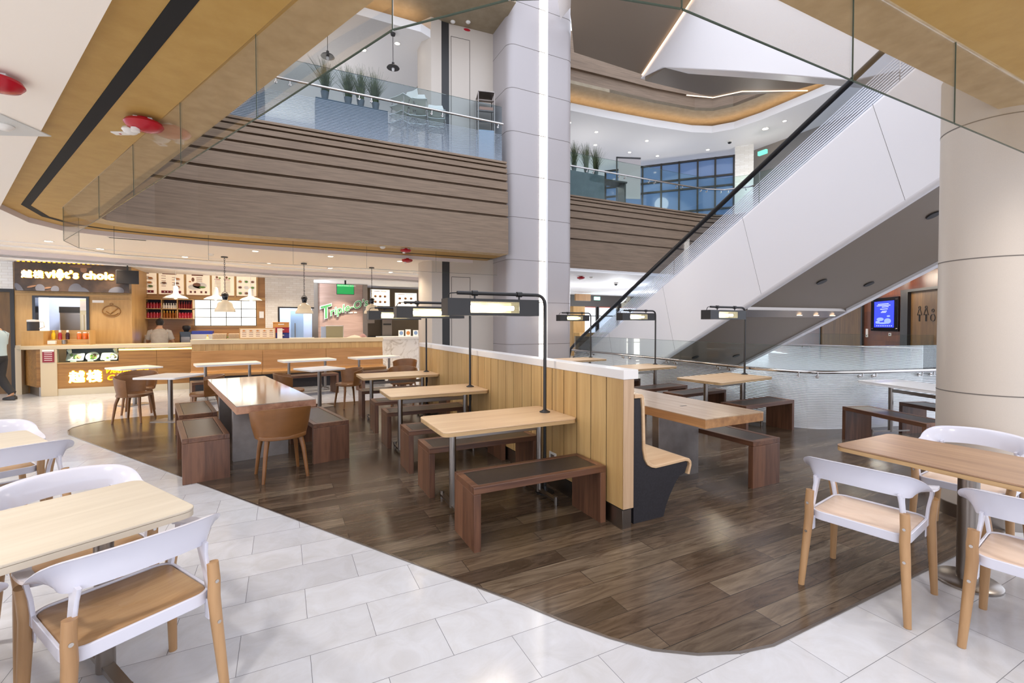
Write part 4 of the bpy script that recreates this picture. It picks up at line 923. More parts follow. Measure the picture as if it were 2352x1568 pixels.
for i, (x, nm, lab) in enumerate(((-4.2, 'plate', 'rectangular plate of spring rolls at the left of the counter display'), (-3.9, 'bowl', 'round bowl of noodle soup in the middle of the counter display'), (-3.6, 'plate', 'rectangular plate of rolls and lettuce at the right of the counter display'))):
    t = thing(nm, lab, nm, (x, 13.72, .722), 0, 'dishes in the counter display')
    T = TM(0, 0, .1, 0, R(52))
    if nm == 'plate': MB().prism(rrect(-.15, .15, -.1, .1, .02), -.008, .008, T).build('dish', M['white_plastic'], t)
    else: MB().lathe([(0, -.03), (.06, -.03), (.12, .02), (.115, .02), (.09, .0), (0, 0)], 24, T).build('dish', M['white_plastic'], t, smooth=50)
    mb = MB(); m2 = MB()
    for k in range(7):
        a = rnd.uniform(-.1, .1) if nm == 'plate' else rnd.uniform(-.06, .06); b = rnd.uniform(-.05, .05)
        (mb if k % 2 else m2).lathe([(0, 0), (.03, .01), (.028, .03), (0, .045)], 10, T @ TM(a, b, .005))
    mb.build('food', FOOD[2] if i == 0 else FOOD[1] if i == 1 else white_p, t, smooth=60); m2.build('garnish', FOOD[0], t, smooth=60)
    MB().box(-.05, .05, -.14, -.13, .0, .05).build('price_tag', M['white'], t)
    MB().box(-.04, .04, -.05, .12, 0, .02).build('stand', M['black'], t)
for x, lab in ((-4.25, 'small white spotlight at the upper left of the counter display'), (-3.45, 'small white spotlight at the upper right of the counter display')):
    t = thing('display_spotlight', lab, 'spotlight', (x, 13.56, .97), 0, 'spotlights in the counter display')
    MB().lathe([(.03, -.05), (.04, .03), (.015, .04)], 16, TM(0, 0, 0, 0, R(40))).build('head', M['white_plastic'], t, smooth=40); MB().tube([(0, 0, .02), (0, 0, .05)], .008, 6).build('stem', M['white_plastic'], t)
    l = bpy.data.lights.new('display_spot', 'SPOT'); l.energy = 12; l.spot_size = R(100); l.color = (1, .93, .75); l.shadow_soft_size = .03
    lo = bpy.data.objects.new('display_spot', l); COL.objects.link(lo); lo.location = (x+(.2 if x < -4 else -.2), 13.56, .95); lo.rotation_euler = (R(25), 0, 0)
# condiment stand
cs = thing('condiment_stand', 'oak stepped condiment stand on the counter below the pass window', 'stand', (0, 13.62, 1.1))
MB().box(-5.04, -4.68, -.05, .5, 0, .32).build('side_box', M['shop_oak'], cs, bevel=.004)
MB().box(-4.68, -3.92, .3, .32, 0, .33).build('back_board', M['shop_oak_h'], cs); MB().box(-4.68, -3.92, .12, .3, 0, .12).build('upper_step', M['shop_oak_h'], cs); MB().box(-4.68, -3.92, -.05, .12, 0, .02).build('lower_step', M['shop_oak_h'], cs); MB().box(-3.919, -3.9, -.05, .3, 0, .33).build('end_board', M['shop_oak'], cs)
orange = mat('orange_preserve', '#d2671a', .2, coat=.6); yel = mat('mustard_yellow', '#e6bb1e', .4); dk = mat('dark_soy', '#3a1420', .2)
for x, body, cp, lab, nm, cat in ((-4.6, yel, yel, 'yellow squeeze bottle on the condiment stand', 'squeeze_bottle', 'bottle'), (-4.49, bm_red, cap_w, 'dark red sauce bottle next to the yellow squeeze bottle', 'sauce_bottle', 'bottle'), (-4.36, dk, cap_w, 'dark purple sauce bottle in the middle of the condiment stand', 'sauce_bottle', 'bottle')):
    bottle(nm, [(0,0),(.035,0),(.036,.12),(.02,.16)], body, cp, .21, lab, cat, (x, 13.83, 1.221), 'bottles on the condiment stand')
for x, lab in ((-4.16, 'leftmost orange preserve jar on the condiment stand'), (-4.06, 'middle orange preserve jar on the condiment stand'), (-3.97, 'rightmost orange preserve jar on the condiment stand')):
    bottle('preserve_jar', [(0,0),(.042,0),(.044,.02),(.044,.12),(.03,.14)], orange, cap_w, .165, lab, 'jar', (x, 13.83, 1.221), 'orange jars on the condiment stand')
tag(MB().box(-4.63, -4.5, 13.6, 13.69, 1.122, 1.2).build('napkin_box', M['white_plastic'], bevel=.006), 'white napkin box at the left of the lower condiment step', 'box')
tag(MB().lathe([(0,0),(.045,0),(.05,.09),(.042,.09),(.04,.01)], 16, TM(-4.36, 13.65, 1.122)).build('steel_cup', M['steel'], smooth=40), 'steel cup in the middle of the lower condiment step', 'cup')
jg = thing('water_jug', 'black insulated jug with white lid on the left of the condiment stand', 'jug', (-4.92, 13.8, 1.421))
MB().lathe([(0,0),(.1,0),(.1,.19),(.095,.2)], 24).build('body', M['black'], jg, smooth=40); MB().lathe([(.104,.2),(.104,.24),(0,.25)], 24).build('lid', M['white_plastic'], jg, smooth=40)
MB().tube([(.1,0,.2),(.17,0,.19),(.18,0,.08),(.1,0,.05)], .014, 8).build('handle', M['white_plastic'], jg, smooth=50)

# low oak wall with banquette
lw = thing('banquette_wall', 'low oak wall with pale cap carrying the long golden banquette', 'low wall', (0, 13.06, 0))
MB().box(-1.94, 2.5, -.03, .3, 1.09, 1.2).build('cap', M['beige_cap'], lw, bevel=.005)
for i in range(16): MB().box(-1.92+.2755*i+.002, -1.92+.2755*(i+1)-.002, 0, .05, .88, 1.09).build('frieze_board', M['plank_wall'], lw)
MB().box(-1.92, 2.49, .05, .28, 0, 1.09).build('core', M['bench_oak'], lw)
bq = thing('banquette', 'long golden oak banquette bench with tall back against the low wall', 'bench', (0, 13.06, 0))
for a, b in ((-1.92, -.45), (-.445, 1.02), (1.025, 2.48)):
    MB().prism([(-.02,.93),(-.05,.93),(-.12,.5),(-.14,.455),(-.55,.445),(-.58,.43),(-.58,.39),(-.55,.36),(-.5,.4),(-.1,.41),(-.08,.5)], a, b, Matrix(((0,0,1,0),(1,0,0,0),(0,1,0,0),(0,0,0,1)))).build('seat_shell', M['bench_oak'], bq, bevel=.006)
MB().box(-1.9, 2.46, -.46, -.02, 0, .36).build('base', M['black_fab'], bq)

# behind the low wall: work counter and things on it
struct_counter = thing('work_counter', 'steel work counter behind the low oak wall', 'counter', (0, 13.42, 0))
MB().box(-1.9, 2.45, 0, .55, 1.09, 1.13).build('top', M['steel'], struct_counter); MB().box(-1.88, 2.43, .02, .53, 0, 1.09).build('body', M['steel_dark'], struct_counter)
bk = thing('back_counter', 'low oak back counter along the kiosk wall carrying kitchen machines', 'counter', (0, 15.05, 0))
MB().box(-3.3, -.5, 0, .7, .98, 1.02).build('top', M['shop_oak_h'], bk); MB().box(-3.28, -.5, .02, .7, 0, .98).build('body', M['bench_oak'], bk)
mh = thing('menu_stand', 'long framed tabletop menu stand lying on the low wall cap', 'menu', (-.56, 13.25, 1.2), 0)
MB().box(-.4, .4, 0, .02, 0, .27).build('frame', M['shop_oak_h'], mh, bevel=.004); MB().box(-.38, .38, -.004, 0, .02, .25).build('sheet', cream, mh)
mb = MB(); m2 = MB()
for k in range(5):
    for j in range(4): mb.box(-.34+.15*k, -.25+.15*k, -.006, -.004, .06+.045*j, .07+.045*j)
    blob(m2, -.3+.15*k, .2, .03, .02, 0, -.007)
mb.build('text_lines', brown_p, mh); m2.build('dish_photos', FOOD[2], mh)
for z0, z1, m_, lab in ((1.13, 1.19, mat('mustard_tray', '#d8a548', .4), 'mustard yellow tray at the bottom of the stacked crates'), (1.191, 1.34, mat('blue_crate', '#27308a', .35), 'blue plastic crate in the stack behind the low wall'), (1.341, 1.48, mat('red_crate', '#a3182a', .35), 'red plastic crate in the stack behind the low wall'), (1.481, 1.62, mat('orange_crate', '#dc9c4c', .4), 'orange plastic crate on top of the stacked crates')):
    t = thing('crate', lab, 'crate', (-.03, 13.62, z0), 0, 'stacked crates behind the low wall'); h = z1-z0
    MB().box(-.19, .19, -.14, .14, 0, h*.85).build('body', m_, t, bevel=.008); MB().box(-.195, .195, -.145, .145, h*.85, h).build('rim', m_, t, bevel=.004)
    if h > .1: MB().box(-.07, .07, -.151, -.146, h*.5, h*.68).build('label_plate', M['white_plastic'], t)
t = thing('paper_holder', 'clear white leaflet holder standing beside the stacked crates', 'holder', (-.06, 13.2, 1.2)); MB().box(-.06, .06, .02, .06, 0, .26).build('back', M['white_plastic'], t, bevel=.003); MB().box(-.055, .055, .005, .018, 0, .17).build('leaflets', M['white'], t)
def small(nm, lab, cat, loc, parts, rz=0):
    t = thing(nm, lab, cat, loc, rz)
    for pn, mb, m_ in parts: mb.build(pn, m_, t, smooth=45)
    return t
small('display_case', 'pale green panelled box with white trim below the green lettered wall', 'case', (1.28, 13.75, 1.13), [('body', MB().box(-.2, .24, -.12, .15, 0, .38), mat('pale_green_laminate', '#a89f7a', .5)), ('trim', MB().box(.24, .25, -.13, .16, 0, .4).box(-.2, .25, -.13, .16, .38, .4), M['white'])])
small('curtain_panel', 'blue and white striped card standing left of the pale green box', 'card', (1.02, 13.7, 1.13), [('sheet', MB().box(-.07, .06, 0, .02, 0, .37), mat('pale_blue_card', '#b9c8e4', .5))])
small('cloth_pile', 'crumpled pale pink cloths heaped on the work counter', 'cloth', (1.85, 13.8, 1.13), [('cloth', MB().lathe([(.3,0),(.24,.05),(.12,.1),(0,.13)], 14), mat('pale_pink_cloth', '#e2bfae', .9)), ('striped_cloth', MB().lathe([(.12,0),(.1,.1),(.03,.16),(0,.165)], 9, TM(.22, -.02, 0)), mat('mauve_cloth', '#b08a86', .9))])
# machines on the back counter
small('coffee_grinder', 'black coffee grinder with hopper to the right of the worker', 'grinder', (-2.36, 15.3, 1.02), [('body', MB().box(-.13, .13, -.15, .15, 0, .34), M['black_gloss']), ('hopper', MB().lathe([(.05,.34),(.1,.44),(.09,.5),(0,.52)], 16), M['black']), ('front', MB().box(-.1, .1, -.16, -.15, .05, .2), M['steel'])])
small('espresso_machine', 'white espresso machine with blue lid on the back counter', 'machine', (-1.98, 15.3, 1.02), [('body', MB().box(-.26, .26, -.18, .18, .1, .27), M['white_plastic']), ('lid', MB().box(-.24, .24, -.17, .17, .27, .36), mat('blue_lid', '#2a3aa6', .3)), ('tray', MB().box(-.26, .26, -.2, .18, 0, .06), M['steel']), ('groups', MB().tube([(-.12,-.2,.1),(-.12,-.2,.02)], .03, 10).tube([(.12,-.2,.1),(.12,-.2,.02)], .03, 10), M['chrome']), ('side_wall', MB().box(-.26, -.22, -.18, .18, .06, .1).box(.22, .26, -.18, .18, .06, .1), M['white_plastic'])])
small('till_screen', 'pale blue till screen in front of the worker', 'screen', (-3.0, 15.3, 1.02), [('screen', MB().box(-.16, .16, 0, .03, .12, .34), mat('till_display', '#7fa4e6', .3, 0, '#7fa4ff', .8)), ('stand', MB().box(-.03, .03, .0, .06, 0, .12), M['black'])])
bottle('syrup_jug', [(0,0),(.055,0),(.06,.1),(.03,.18),(.03,.22)], bm_clear, cap_w, .26, 'white plastic jug at the left end of the back counter', 'jug', (-3.24, 15.25, 1.02), None)
for x, lab, m_ in ((-1.62, 'white tub left of the pink container on the back counter', M['white_plastic']), (-1.42, 'pink container with green cap on the back counter', mat('pink_plastic', '#d98f8c', .4))):
    bottle('sauce_tub', [(0,0),(.07,0),(.08,.14),(.05,.15)], m_, FOOD[0] if 'pink' in lab else cap_w, .2, lab, 'tub', (x, 15.2, 1.02), None)
for x, lab in ((-1.15, 'left stack of steel cups on the back counter'), (-.98, 'right stack of steel cups on the back counter')):
    mb = MB()
    for k in range(4): mb.lathe([(.05,.06*k),(.062,.06*k+.02),(.058,.06*k+.06)], 14)
    mb.lathe([(.05,.24),(.03,.28),(0,.29)], 14); tag(mb.build('cup_stack', M['steel'], smooth=40, loc=(x, 15.2, 1.02)), lab, 'cups', 'cup stacks on the back counter')
small('cup_rack', 'dark rack with two rows of white cups under the glowing panel', 'rack', (-.75, 15.45, 1.02), [('rack', MB().box(-.24, .24, 0, .12, .22, .42), M['black']), ('cups', MB().add([], []) if False else (lambda m: [m.lathe([(.03,0),(.036,.06),(0,.06)], 10, TM(-.2+.08*k, -.04, .24+.09*r)) for k in range(6) for r in range(2)] and m)(MB()), M['white_plastic']), ('legs', MB().box(-.23, -.2, 0, .1, 0, .22).box(.2, .23, 0, .1, 0, .22), M['black'])])
for x, lab in ((-1.12, 'left wicker brown bin on the work counter behind the low wall'), (-.78, 'right wicker brown bin on the work counter behind the low wall')):
    tag(MB().box(-.15, .15, -.1, .1, 0, .2).build('storage_bin', mottled('taupe_weave', '#a88f72', '#c0a888', 60, .7) if 'taupe_weave' not in bpy.data.materials else bpy.data.materials['taupe_weave'], bevel=.02, loc=(x-.3, 13.72, 1.13)), lab, 'bin', 'brown bins on the work counter')
bottle('squeeze_bottle', [(0,0),(.03,0),(.032,.1),(.012,.13)], mat('cream_sauce', '#ece2b0', .3), yel, .17, 'pale squeeze bottle with yellow tip beside the brown bins', 'bottle', (-1.68, 13.7, 1.13), None)

# ---------------------------------------------------------------- second shop, green lettering
struct(MB().box(1.09, 2.56, 17.0, 17.1, 0, 2.96).build('wall_feature', wood('mauve_wood_panel', '#9a7f74', '#b09488', 0, .4, 12)))
struct(MB().box(.9, 1.09, 16.95, 17.1, 0, 2.96).box(2.56, 2.72, 16.95, 17.1, 0, 2.96).build('trim_steel_posts', M['steel']))
gs = thing('script_sign', 'slanted green script lettering with white outline on the mauve wall', 'sign', (1.72, 16.98, 2.03))
dkg = mat('sign_shadow_edge', '#4a3d36', .5); grn = mat('sign_green', '#4f9a58', .35); wh = mat('sign_white_edge', '#f4f2ec', .35)
rot = Matrix.Rotation(R(-17), 4, 'Y')
for y, bold, m_, dx, bd in ((-.04, .034, dkg, .014, .006), (-.075, .03, wh, 0, .006), (-.1, .004, grn, 0, .006)):
    text_mesh('green_script' if m_ is grn else 'white_outline' if m_ is wh else 'dark_edge', 'T', .6, m_, gs, Matrix.Translation((dx, y, -dx)) @ rot @ Matrix.Translation((-.62, 0, -.13)), bd, bold, .3)
    text_mesh('green_script' if m_ is grn else 'white_outline' if m_ is wh else 'dark_edge', 'riple-O\u2019s', .36, m_, gs, Matrix.Translation((dx, y, -dx)) @ rot @ Matrix.Translation((-.3, 0, -.1)), bd, bold*.6, .35, 'LEFT', 1.03)
mb = MB()
for k in range(13):
    if k not in (3, 9): mb.box(.2+.034*k, .2+.034*k+.026, -.02, -.008, -.09+.0012*k, -.045+.0012*k)
mb.build('tagline', wh, gs)
gm = thing('monitor', 'bright green screen hanging in front of the mauve feature wall', 'monitor', (1.82, 15.6, 2.68))
MB().box(-.27, .27, 0, .05, -.165, .165).build('body', M['black'], gm, bevel=.006); MB().box(-.255, .255, -.004, 0, -.15, .09).build('screen', mat('green_screen', '#178a40', .3, 0, '#1f9a50', .45), gm); MB().box(-.255, .255, -.004, 0, .09, .15).build('header', mat('light_green_header', '#3fd070', .3, 0, '#36c874', .6), gm)
text_mesh('header_text', 'PICK-UP NUMBER \u53d6\u9910\u865f\u78bc', .05, M['white'], gm, Matrix.Translation((-.235, -.007, .1)), .002, .0012, 0, 'LEFT', .9); MB().tube([(0, .03, .165), (0, .03, .29)], .03, 8).build('bracket', M['black'], gm)
for x0, x1, z0, z1, lab, rz in ((2.9, 3.62, 2.22, 2.86, 'glowing menu board with six burger pictures', 8), (3.78, 4.62, 2.22, 2.76, 'glowing menu board with burger rows at the right', -6)):
    t = thing('menu_board', lab, 'menu', ((x0+x1)/2, 17.4, z0), R(rz), 'glowing burger menus'); w = (x1-x0)/2; h = z1-z0
    MB().box(-w, w, 0, .08, 0, h).build('frame', M['steel'], t, bevel=.006); MB().box(-w+.02, w-.02, -.004, 0, .02, h-.02).build('panel', emis('glowing_menu', '#fff0d2', 1.3) if 'glowing_menu' not in bpy.data.materials else bpy.data.materials['glowing_menu'], t)
    mb = MB(); m2 = MB()
    for c in range(3):
        for r in range(2):
            blob(mb, -w*.55+c*w*.5, h*.25+r*h*.32, .05, .035, 0, -.008); blob(m2, -w*.55+c*w*.5, h*.25+r*h*.32+.03, .045, .02, 0, -.009)
    mb.build('burgers', FOOD[1], t); m2.build('buns', FOOD[2], t); m3 = MB(); m3.box(-w*.7, -w*.1, -.006, -.004, h*.86, h*.89).box(.0, w*.6, -.006, -.004, h*.86, h*.89); m3.build('text_lines', brown_p, t)
struct(MB().box(2.72, 5.4, 18.2, 18.3, 0, 2.96).build('wall_shop_back', mat('warm_dark_kitchen', '#6b5a42', .4)))
struct(MB().box(5.1, 5.35, 16.9, 17.2, 0, 2.96).build('trim_shop_post', M['black']))
mc = thing('marble_counter', 'white veined marble service counter at the burger shop', 'counter', (3.04, 16.0, 0))
MB().prism([(0,0),(.57,-.08),(1.9,.35),(1.9,1.0),(0,1.0)], 0, 1.04).build('front', M['marble'], mc, bevel=.004); MB().prism([(-.03,-.03),(.57,-.11),(1.94,.33),(1.94,1.02),(-.03,1.02)], 1.041, 1.13).build('countertop', M['white_cap'], mc, bevel=.004)
small('drinks_machine', 'soda fountain with red header in the dark niche of the burger shop', 'machine', (3.55, 17.7, 1.13), [('body', MB().box(-.18, .18, 0, .3, 0, .75), M['steel']), ('header', MB().box(-.19, .19, -.03, 0, .6, .8), M['red']), ('taps', MB().box(-.14, .14, -.07, -.001, .4, .46), M['black'])])
small('hand_dryer', 'silver paper dispenser on the dark shop wall', 'dispenser', (3.0, 18.1, 1.6), [('body', MB().box(-.16, .16, 0, .1, 0, .35), M['steel'])])
back2 = thing('service_counter', 'dark service counter deep inside the burger shop', 'counter', (4.0, 17.65, 0)); MB().box(-1.2, 1.2, 0, .5, 0, 1.12).build('body', M['black_gloss'], back2)
for i, (x, lab) in enumerate(((3.75, 'blue and white leaflet card at the left on the marble counter'), (4.02, 'round burger picture card in the middle of the marble counter'), (4.32, 'blue and white leaflet card at the right on the marble counter'), (4.55, 'white leaflet card at the right end of the marble counter'))):
    t = thing('counter_card', lab, 'card', (x, 16.25+.1*i, 1.13), R(12), 'cards on the marble counter'); MB().box(-.1, .1, 0, .015, 0, .22+.03*(i % 2)).build('card', M['white'], t)
    mb = MB(); blob(mb, 0, .12, .07, .07, 0, -.003); mb.build('picture', mat('blue_print', '#7f9ac2', .4) if i != 1 else FOOD[2], t)
WORLD = 1.38; WK = 1.1; EXPO = 0.85
# ================================================================ UPPER FLOOR
def tuft(mb, n, h, spread, rr):
    for i in range(n):
        a = rr.uniform(0, 2*pi); r0 = rr.uniform(0, .07); b = rr.gauss(0, spread); hh = h*rr.uniform(.55, 1.05); dx, dy = cos(a), sin(a); w = rr.uniform(.004, .0075)
        px, py = r0*cos(a*1.7), r0*sin(a*1.7); L_ = []; Rr_ = []
        nx, ny = -sin(a+.8), cos(a+.8)
        for k in range(5):
            t = k/4; o = b*t**1.8; z = hh*t*(1-.25*abs(b)*t); ww = w*(1-t*.85)
            L_.append((px+dx*o-nx*ww, py+dy*o-ny*ww, z)); Rr_.append((px+dx*o+nx*ww, py+dy*o+ny*ww, z))
        mb.add(L_+Rr_, [(k, k+1, 6+k, 5+k) for k in range(4)])
M['grass'] = mottled('dry_green_grass', '#3f4a30', '#6b7048', 8, .7)
M['pot'] = mat('grey_pot', '#5a5f63', .5)
M['planter'] = mottled('slate_planter', '#4d565f', '#565f68', 5, .6)
def grass(label, loc, group, h=.75, seed=1):
    t = thing('potted_grass', label, 'plant', loc, 0, group); mb = MB(); tuft(mb, 300, h, .2, random.Random(seed))
    mb.build('blades', M['grass'], t, fix=False, loc=(0, 0, .1)); MB().lathe([(.06, 0), (.085, .16), (.075, .16), (.07, .1), (0, .1)], 16).build('pot', M['pot'], t, smooth=40); return t
g0 = 'grass pots on the left upper planters'
gA = grass('tall grass pot at the left end of the big upper planter, before the pendant lamp', (.85, 10.6, 6.34), g0)
for x, y, lab in ((1.32, 10.62, 'bushy grass pot, second from left on the big upper planter'), (1.58, 10.6, 'grass pot third from left on the big upper planter'), (1.9, 10.6, 'grass pot at the right end of the big upper planter')):
    dup(gA, (x, y, 6.32), x*5, lab)
dup(gA, (-.55, 10.65, 6.3), 1, 'short grass pot on the small planter half hidden by the wooden soffit edge', None, (.8, .8, .6))
gB = grass('grass pot nearest the pillar on the far upper planter beyond the handrail', (8.15, 12.0, 6.3), 'grass pots on the far upper planter', .85, 5)
dup(gB, (8.62, 12.0, 6.3), 2, 'bushy grass pot in the middle of the far upper planter'); dup(gB, (9.02, 12.05, 6.3), 4, 'grass pot at the right end of the far upper planter')
for x0, x1, y, h, lab in ((.66, 2.15, 10.5, 1.02, 'long slate grey planter box carrying four grass pots upstairs'), (-1.6, -.28, 10.5, 1.0, 'short slate grey planter box partly behind the wooden soffit edge'), (7.3, 9.25, 11.9, 1.0, 'slate grey planter box upstairs to the right of the pillar')):
    t = thing('planter', lab, 'planter', ((x0+x1)/2, y, 5.3), 0, 'upper floor planter boxes'); w = (x1-x0)/2
    MB().box(-w, w, 0, .32, 0, h).build('box', M['planter'], t, bevel=.006); MB().box(-w+.03, w-.03, .03, .29, h-.01, h+.004).build('soil', M['slot'], t)
M['stack_white'] = mat('white_chair_shell', '#e8e5da', .3)
def stack_chair(label, loc, rz, group):
    t = thing('stacking_chair', label, 'chair', loc, rz, group); pts = []
    prof = [(.2, .74), (.1, .72), (-.12, .715), (-.19, .75), (-.235, .88), (-.27, 1.06)]
    rings = []
    for (y, z), w in zip(prof, (.2, .225, .225, .22, .215, .16)):
        rings.append([(x*w, y-.03*(1-abs(x))*(z > .8), z+.02*x*x*(z < .8)) for x in (-1, -.6, 0, .6, 1)]+[(x*w, y-.03*(1-abs(x))*(z > .8)-.012*(z > .8), z+.02*x*x*(z < .8)-.012*(z < .8)) for x in (1, .6, 0, -.6, -1)])
    MB().rings(rings).build('shell', M['stack_white'], t, smooth=50)
    for sx in (-1, 1):
        for sy in (-1, 1): MB().tube([(sx*.18, sy*.15, .71), (sx*.25, sy*.24, 0)], .011, 8).build('leg', M['steel'], t, smooth=40)
    return t
s0 = None
for sx, sy, rz, n, nm in ((2.42, 10.42, 120, 4, 'left'), (2.78, 10.4, 165, 4, 'middle'), (3.2, 10.35, 165, 3, 'right')):
    for k in range(n):
        lab = 'white stacking chair, %s in the %s stack upstairs beside the planter' % (('lowest', 'second from bottom', 'second from top' if n == 4 else 'topmost', 'topmost')[k], nm)
        loc = (sx+.02*k*sin(R(rz)), sy, 5.3+.19*k)
        if s0 is None: s0 = stack_chair(lab, loc, R(rz), 'stacked white chairs upstairs')
        else: dup(s0, loc, R(rz), lab)
rk = thing('magazine_rack', 'steel magazine trolley with slanted shelves upstairs beside the pillar', 'rack', (4.55, 10.6, 5.3), R(-15))
for x in (-.2, .2):
    for y in (-.22, .22): MB().tube([(x, y, 0), (x, y, 1.95 if y > 0 else 1.9)], .014, 8).build('post', M['steel'], rk, smooth=40)
for z in (1.3, 1.55, 1.8, 1.93): MB().box(-.2, .2, -.22, .22, -.01, .01, TM(0, 0, z, 0, R(20 if z < 1.9 else 0))).build('shelf', M['steel_dark'], rk)
MB().box(-.2, .2, -.22, .22, .1, 1.0).build('cabinet', mat('pale_blue_cabinet', '#a7b2bf', .5), rk, bevel=.005)
MB().box(-.17, .17, -.2, .1, .015, .08, TM(0, 0, 1.55, 0, R(20))).build('magazines', mat('magazine_covers', '#b58a74', .5), rk)
def dark_pendant(label, loc, top, group):
    t = thing('pendant_lamp', label, 'lamp', loc, 0, group)
    MB().lathe([(.15, 0), (.13, .03), (.06, .06), (.03, .075), (.03, .13), (0, .14)], 24).build('shade', M['black'], t, smooth=50)
    MB().lathe([(0, -.08), (.03, -.06), (.035, -.02), (.02, .03)], 12).build('bulb', mat('clear_bulb', '#d8d4d0', .1) if 'clear_bulb' not in bpy.data.materials else bpy.data.materials['clear_bulb'], t, smooth=60)
    MB().tube([(0, 0, .13), (0, 0, top-loc[2]-.04)], .007, 6).build('cord', M['black'], t); MB().lathe([(.05, top-loc[2]-.05), (.06, top-loc[2]), (0, top-loc[2])], 16).build('ceiling_rose', M['black'], t, smooth=40)
    return t
p0 = dark_pendant('black saucer pendant upstairs on the left above the tall grass', (.98, 11.4, 7.68), 8.5, 'black saucer pendants upstairs')
dup(p0, (2.42, 11.2, 7.68), 0, 'black saucer pendant upstairs on the right near the curved white ceiling edge')
# back walls upstairs
struct(MB().box(-9.5, 4.3, 17.5, 17.6, 5.3, 8.6).build('wall_upper_back', mat('pale_lilac_wall', '#cdc7c4', .6)))
tag(MB().box(-.8, .75, 17.41, 17.499, 7.2, 7.45).box(2.3, 3.2, 17.41, 17.499, 7.0, 7.2).build('wall_light', M['led']), 'white wall light strip upstairs behind the planters', 'light strip')
# dark framed windows, far right upstairs
ww = thing('window_wall', 'dark framed blue glazed windows on the far upper floor wall', 'window', (14.95, 13.4, 5.3), math.atan2(-2.23, 2.0))
MB().box(-3.6, 1.45, .05, .07, 0, 2.88).build('sky_pane', mat('bluish_window', '#3f5478', .08, 0, '#7f9fd0', .16), ww)
mb = MB()
for x in (-3.6, -2.8, -2.05, -1.3, -.6, .1, .75, 1.42): mb.box(x-.035, x+.035, -.03, .08, 0, 2.9)
for z in (0, .85, 1.75, 2.15, 2.86): mb.box(-3.63, 1.45, -.03, .08, z-.035, z+.035)
mb.build('frame', M['black'], ww)
struct(MB().box(1.45, 2.1, -.05, .15, 0, 3.2, TM(14.95, 13.4, 5.3, math.atan2(-2.23, 2.0))).build('wall_upper_brick', M['brick']))
struct(MB().box(16.9, 17.0, 4, 12.4, 5.3, 8.5).build('wall_upper_right_side', mat('grey_upper_wall', '#8f857b', .6)))
tag(MB().box(-.05, .05, -.16, .16, -.07, .07).build('exit_sign', emis('green_exit', '#6fd8b4', 1.1), loc=(15.55, 10.9, 7.75)), 'small lit green exit sign on the upper floor beside the escalator handrail', 'sign')
pn = thing('notice_board', 'pale board on a dark stand upstairs behind the glass railing', 'board', (11.4, 13.2, 5.3), R(-20))
MB().box(-.42, .42, 0, .03, .85, 2.3).build('board', M['pillar'], pn, bevel=.004); MB().box(-.5, -.46, 0, .04, 0, 2.35).build('post', M['black'], pn); MB().box(-.5, .42, 0, .04, 2.31, 2.36).build('rail', M['black'], pn)
bt = thing('bar_counter', 'dark high table with bottles upstairs beyond the far planter', 'table', (10.0, 12.6, 5.3), R(-5))
MB().box(-.55, .55, -.25, .25, 1.05, 1.1).build('top', M['black'], bt); 
for x in (-.5, .5): MB().box(x-.03, x+.03, -.2, .2, 0, 1.05).build('leg', M['black'], bt)

# ceiling devices
def sounder(label, loc, group, s=1.0):
    t = thing('fire_alarm', label, 'alarm', loc, 0, group)
    MB().lathe([(.055, 0), (.06, -.02), (.12, -.03), (.13, -.05), (.11, -.075), (.05, -.095), (0, -.1)], 28).build('bell', M['red'], t, smooth=50)
    MB().box(-.06, .06, -.045, .045, -.012, 0).build('base', M['white_plastic'], t); MB().lathe([(.03, -.09), (.03, -.12), (0, -.125)], 14, TM(-.05, -.02)).build('lens', M['white_plastic'], t, smooth=40)
    if s != 1: t.scale = (s, s, s)
    return t
gr_ = 'red ceiling fire alarms'
a0 = sounder('red fire alarm on the cream ceiling at the left frame edge', (-1.58, 4.02, ZC), gr_)
for loc, lab, s in (((-.97, 4.6, ZS), 'red fire alarm on the gold ceiling band beside the black slot', 1), ((2.4, 9.95, ZS), 'red fire alarm under the mezzanine front, right of the pair', .9), ((2.65, 10.85, ZC), 'red fire alarm under the mezzanine front, left of the pair', 1), ((4.05, 14.0, ZC), 'red fire alarm on the ceiling before the burger shop bulkhead', .9),
                    ((3.88, 11.2, 9.0), 'crimson fire alarm on the upper gold ceiling left of the dark joint', 1), ((4.22, 11.05, 9.0), 'crimson fire alarm on the upper gold ceiling right of the dark joint', 1), ((8.7, 12.4, ZC), 'red fire alarm on the white ceiling seen beside the pillar below the escalator', 1)):
    dup(a0, loc, 0, lab, None, (s, s, s))
def detector(label, loc, group):
    t = thing('smoke_detector', label, 'detector', loc, 0, group)
    MB().lathe([(.055, 0), (.06, -.015), (.045, -.035), (.03, -.045), (0, -.047)], 24).build('body', M['white_plastic'], t, smooth=40); MB().lathe([(.0345, -.036), (.03, -.042)], 16, cap=False).build('grille', M['black'], t); return t
gd = 'round white ceiling smoke detectors'
e0 = detector('smoke detector on the gold ceiling band beside the red alarm', (-1.12, 4.88, ZS), gd)
for loc, lab in (((-1.92, 4.98, ZC), 'smoke detector at the left frame edge on its metal plate'), ((-1.4, 12.1, ZC), 'smoke detector on the cream ceiling above the leftmost bell lamp'), ((1.9, 9.9, ZS), 'smoke detector under the mezzanine front beside the red alarm'), ((3.6, 13.8, ZC), 'smoke detector beside the red alarm before the burger shop'),
                 ((3.81, 10.88, 9.0), 'smoke detector on the upper gold ceiling left of the dark joint'), ((4.15, 10.72, 9.0), 'smoke detector on the upper gold ceiling right of the dark joint'), ((9.1, 12.4, ZC), 'smoke detector on the white ceiling between pillar and escalator')):
    dup(e0, loc, 0, lab)
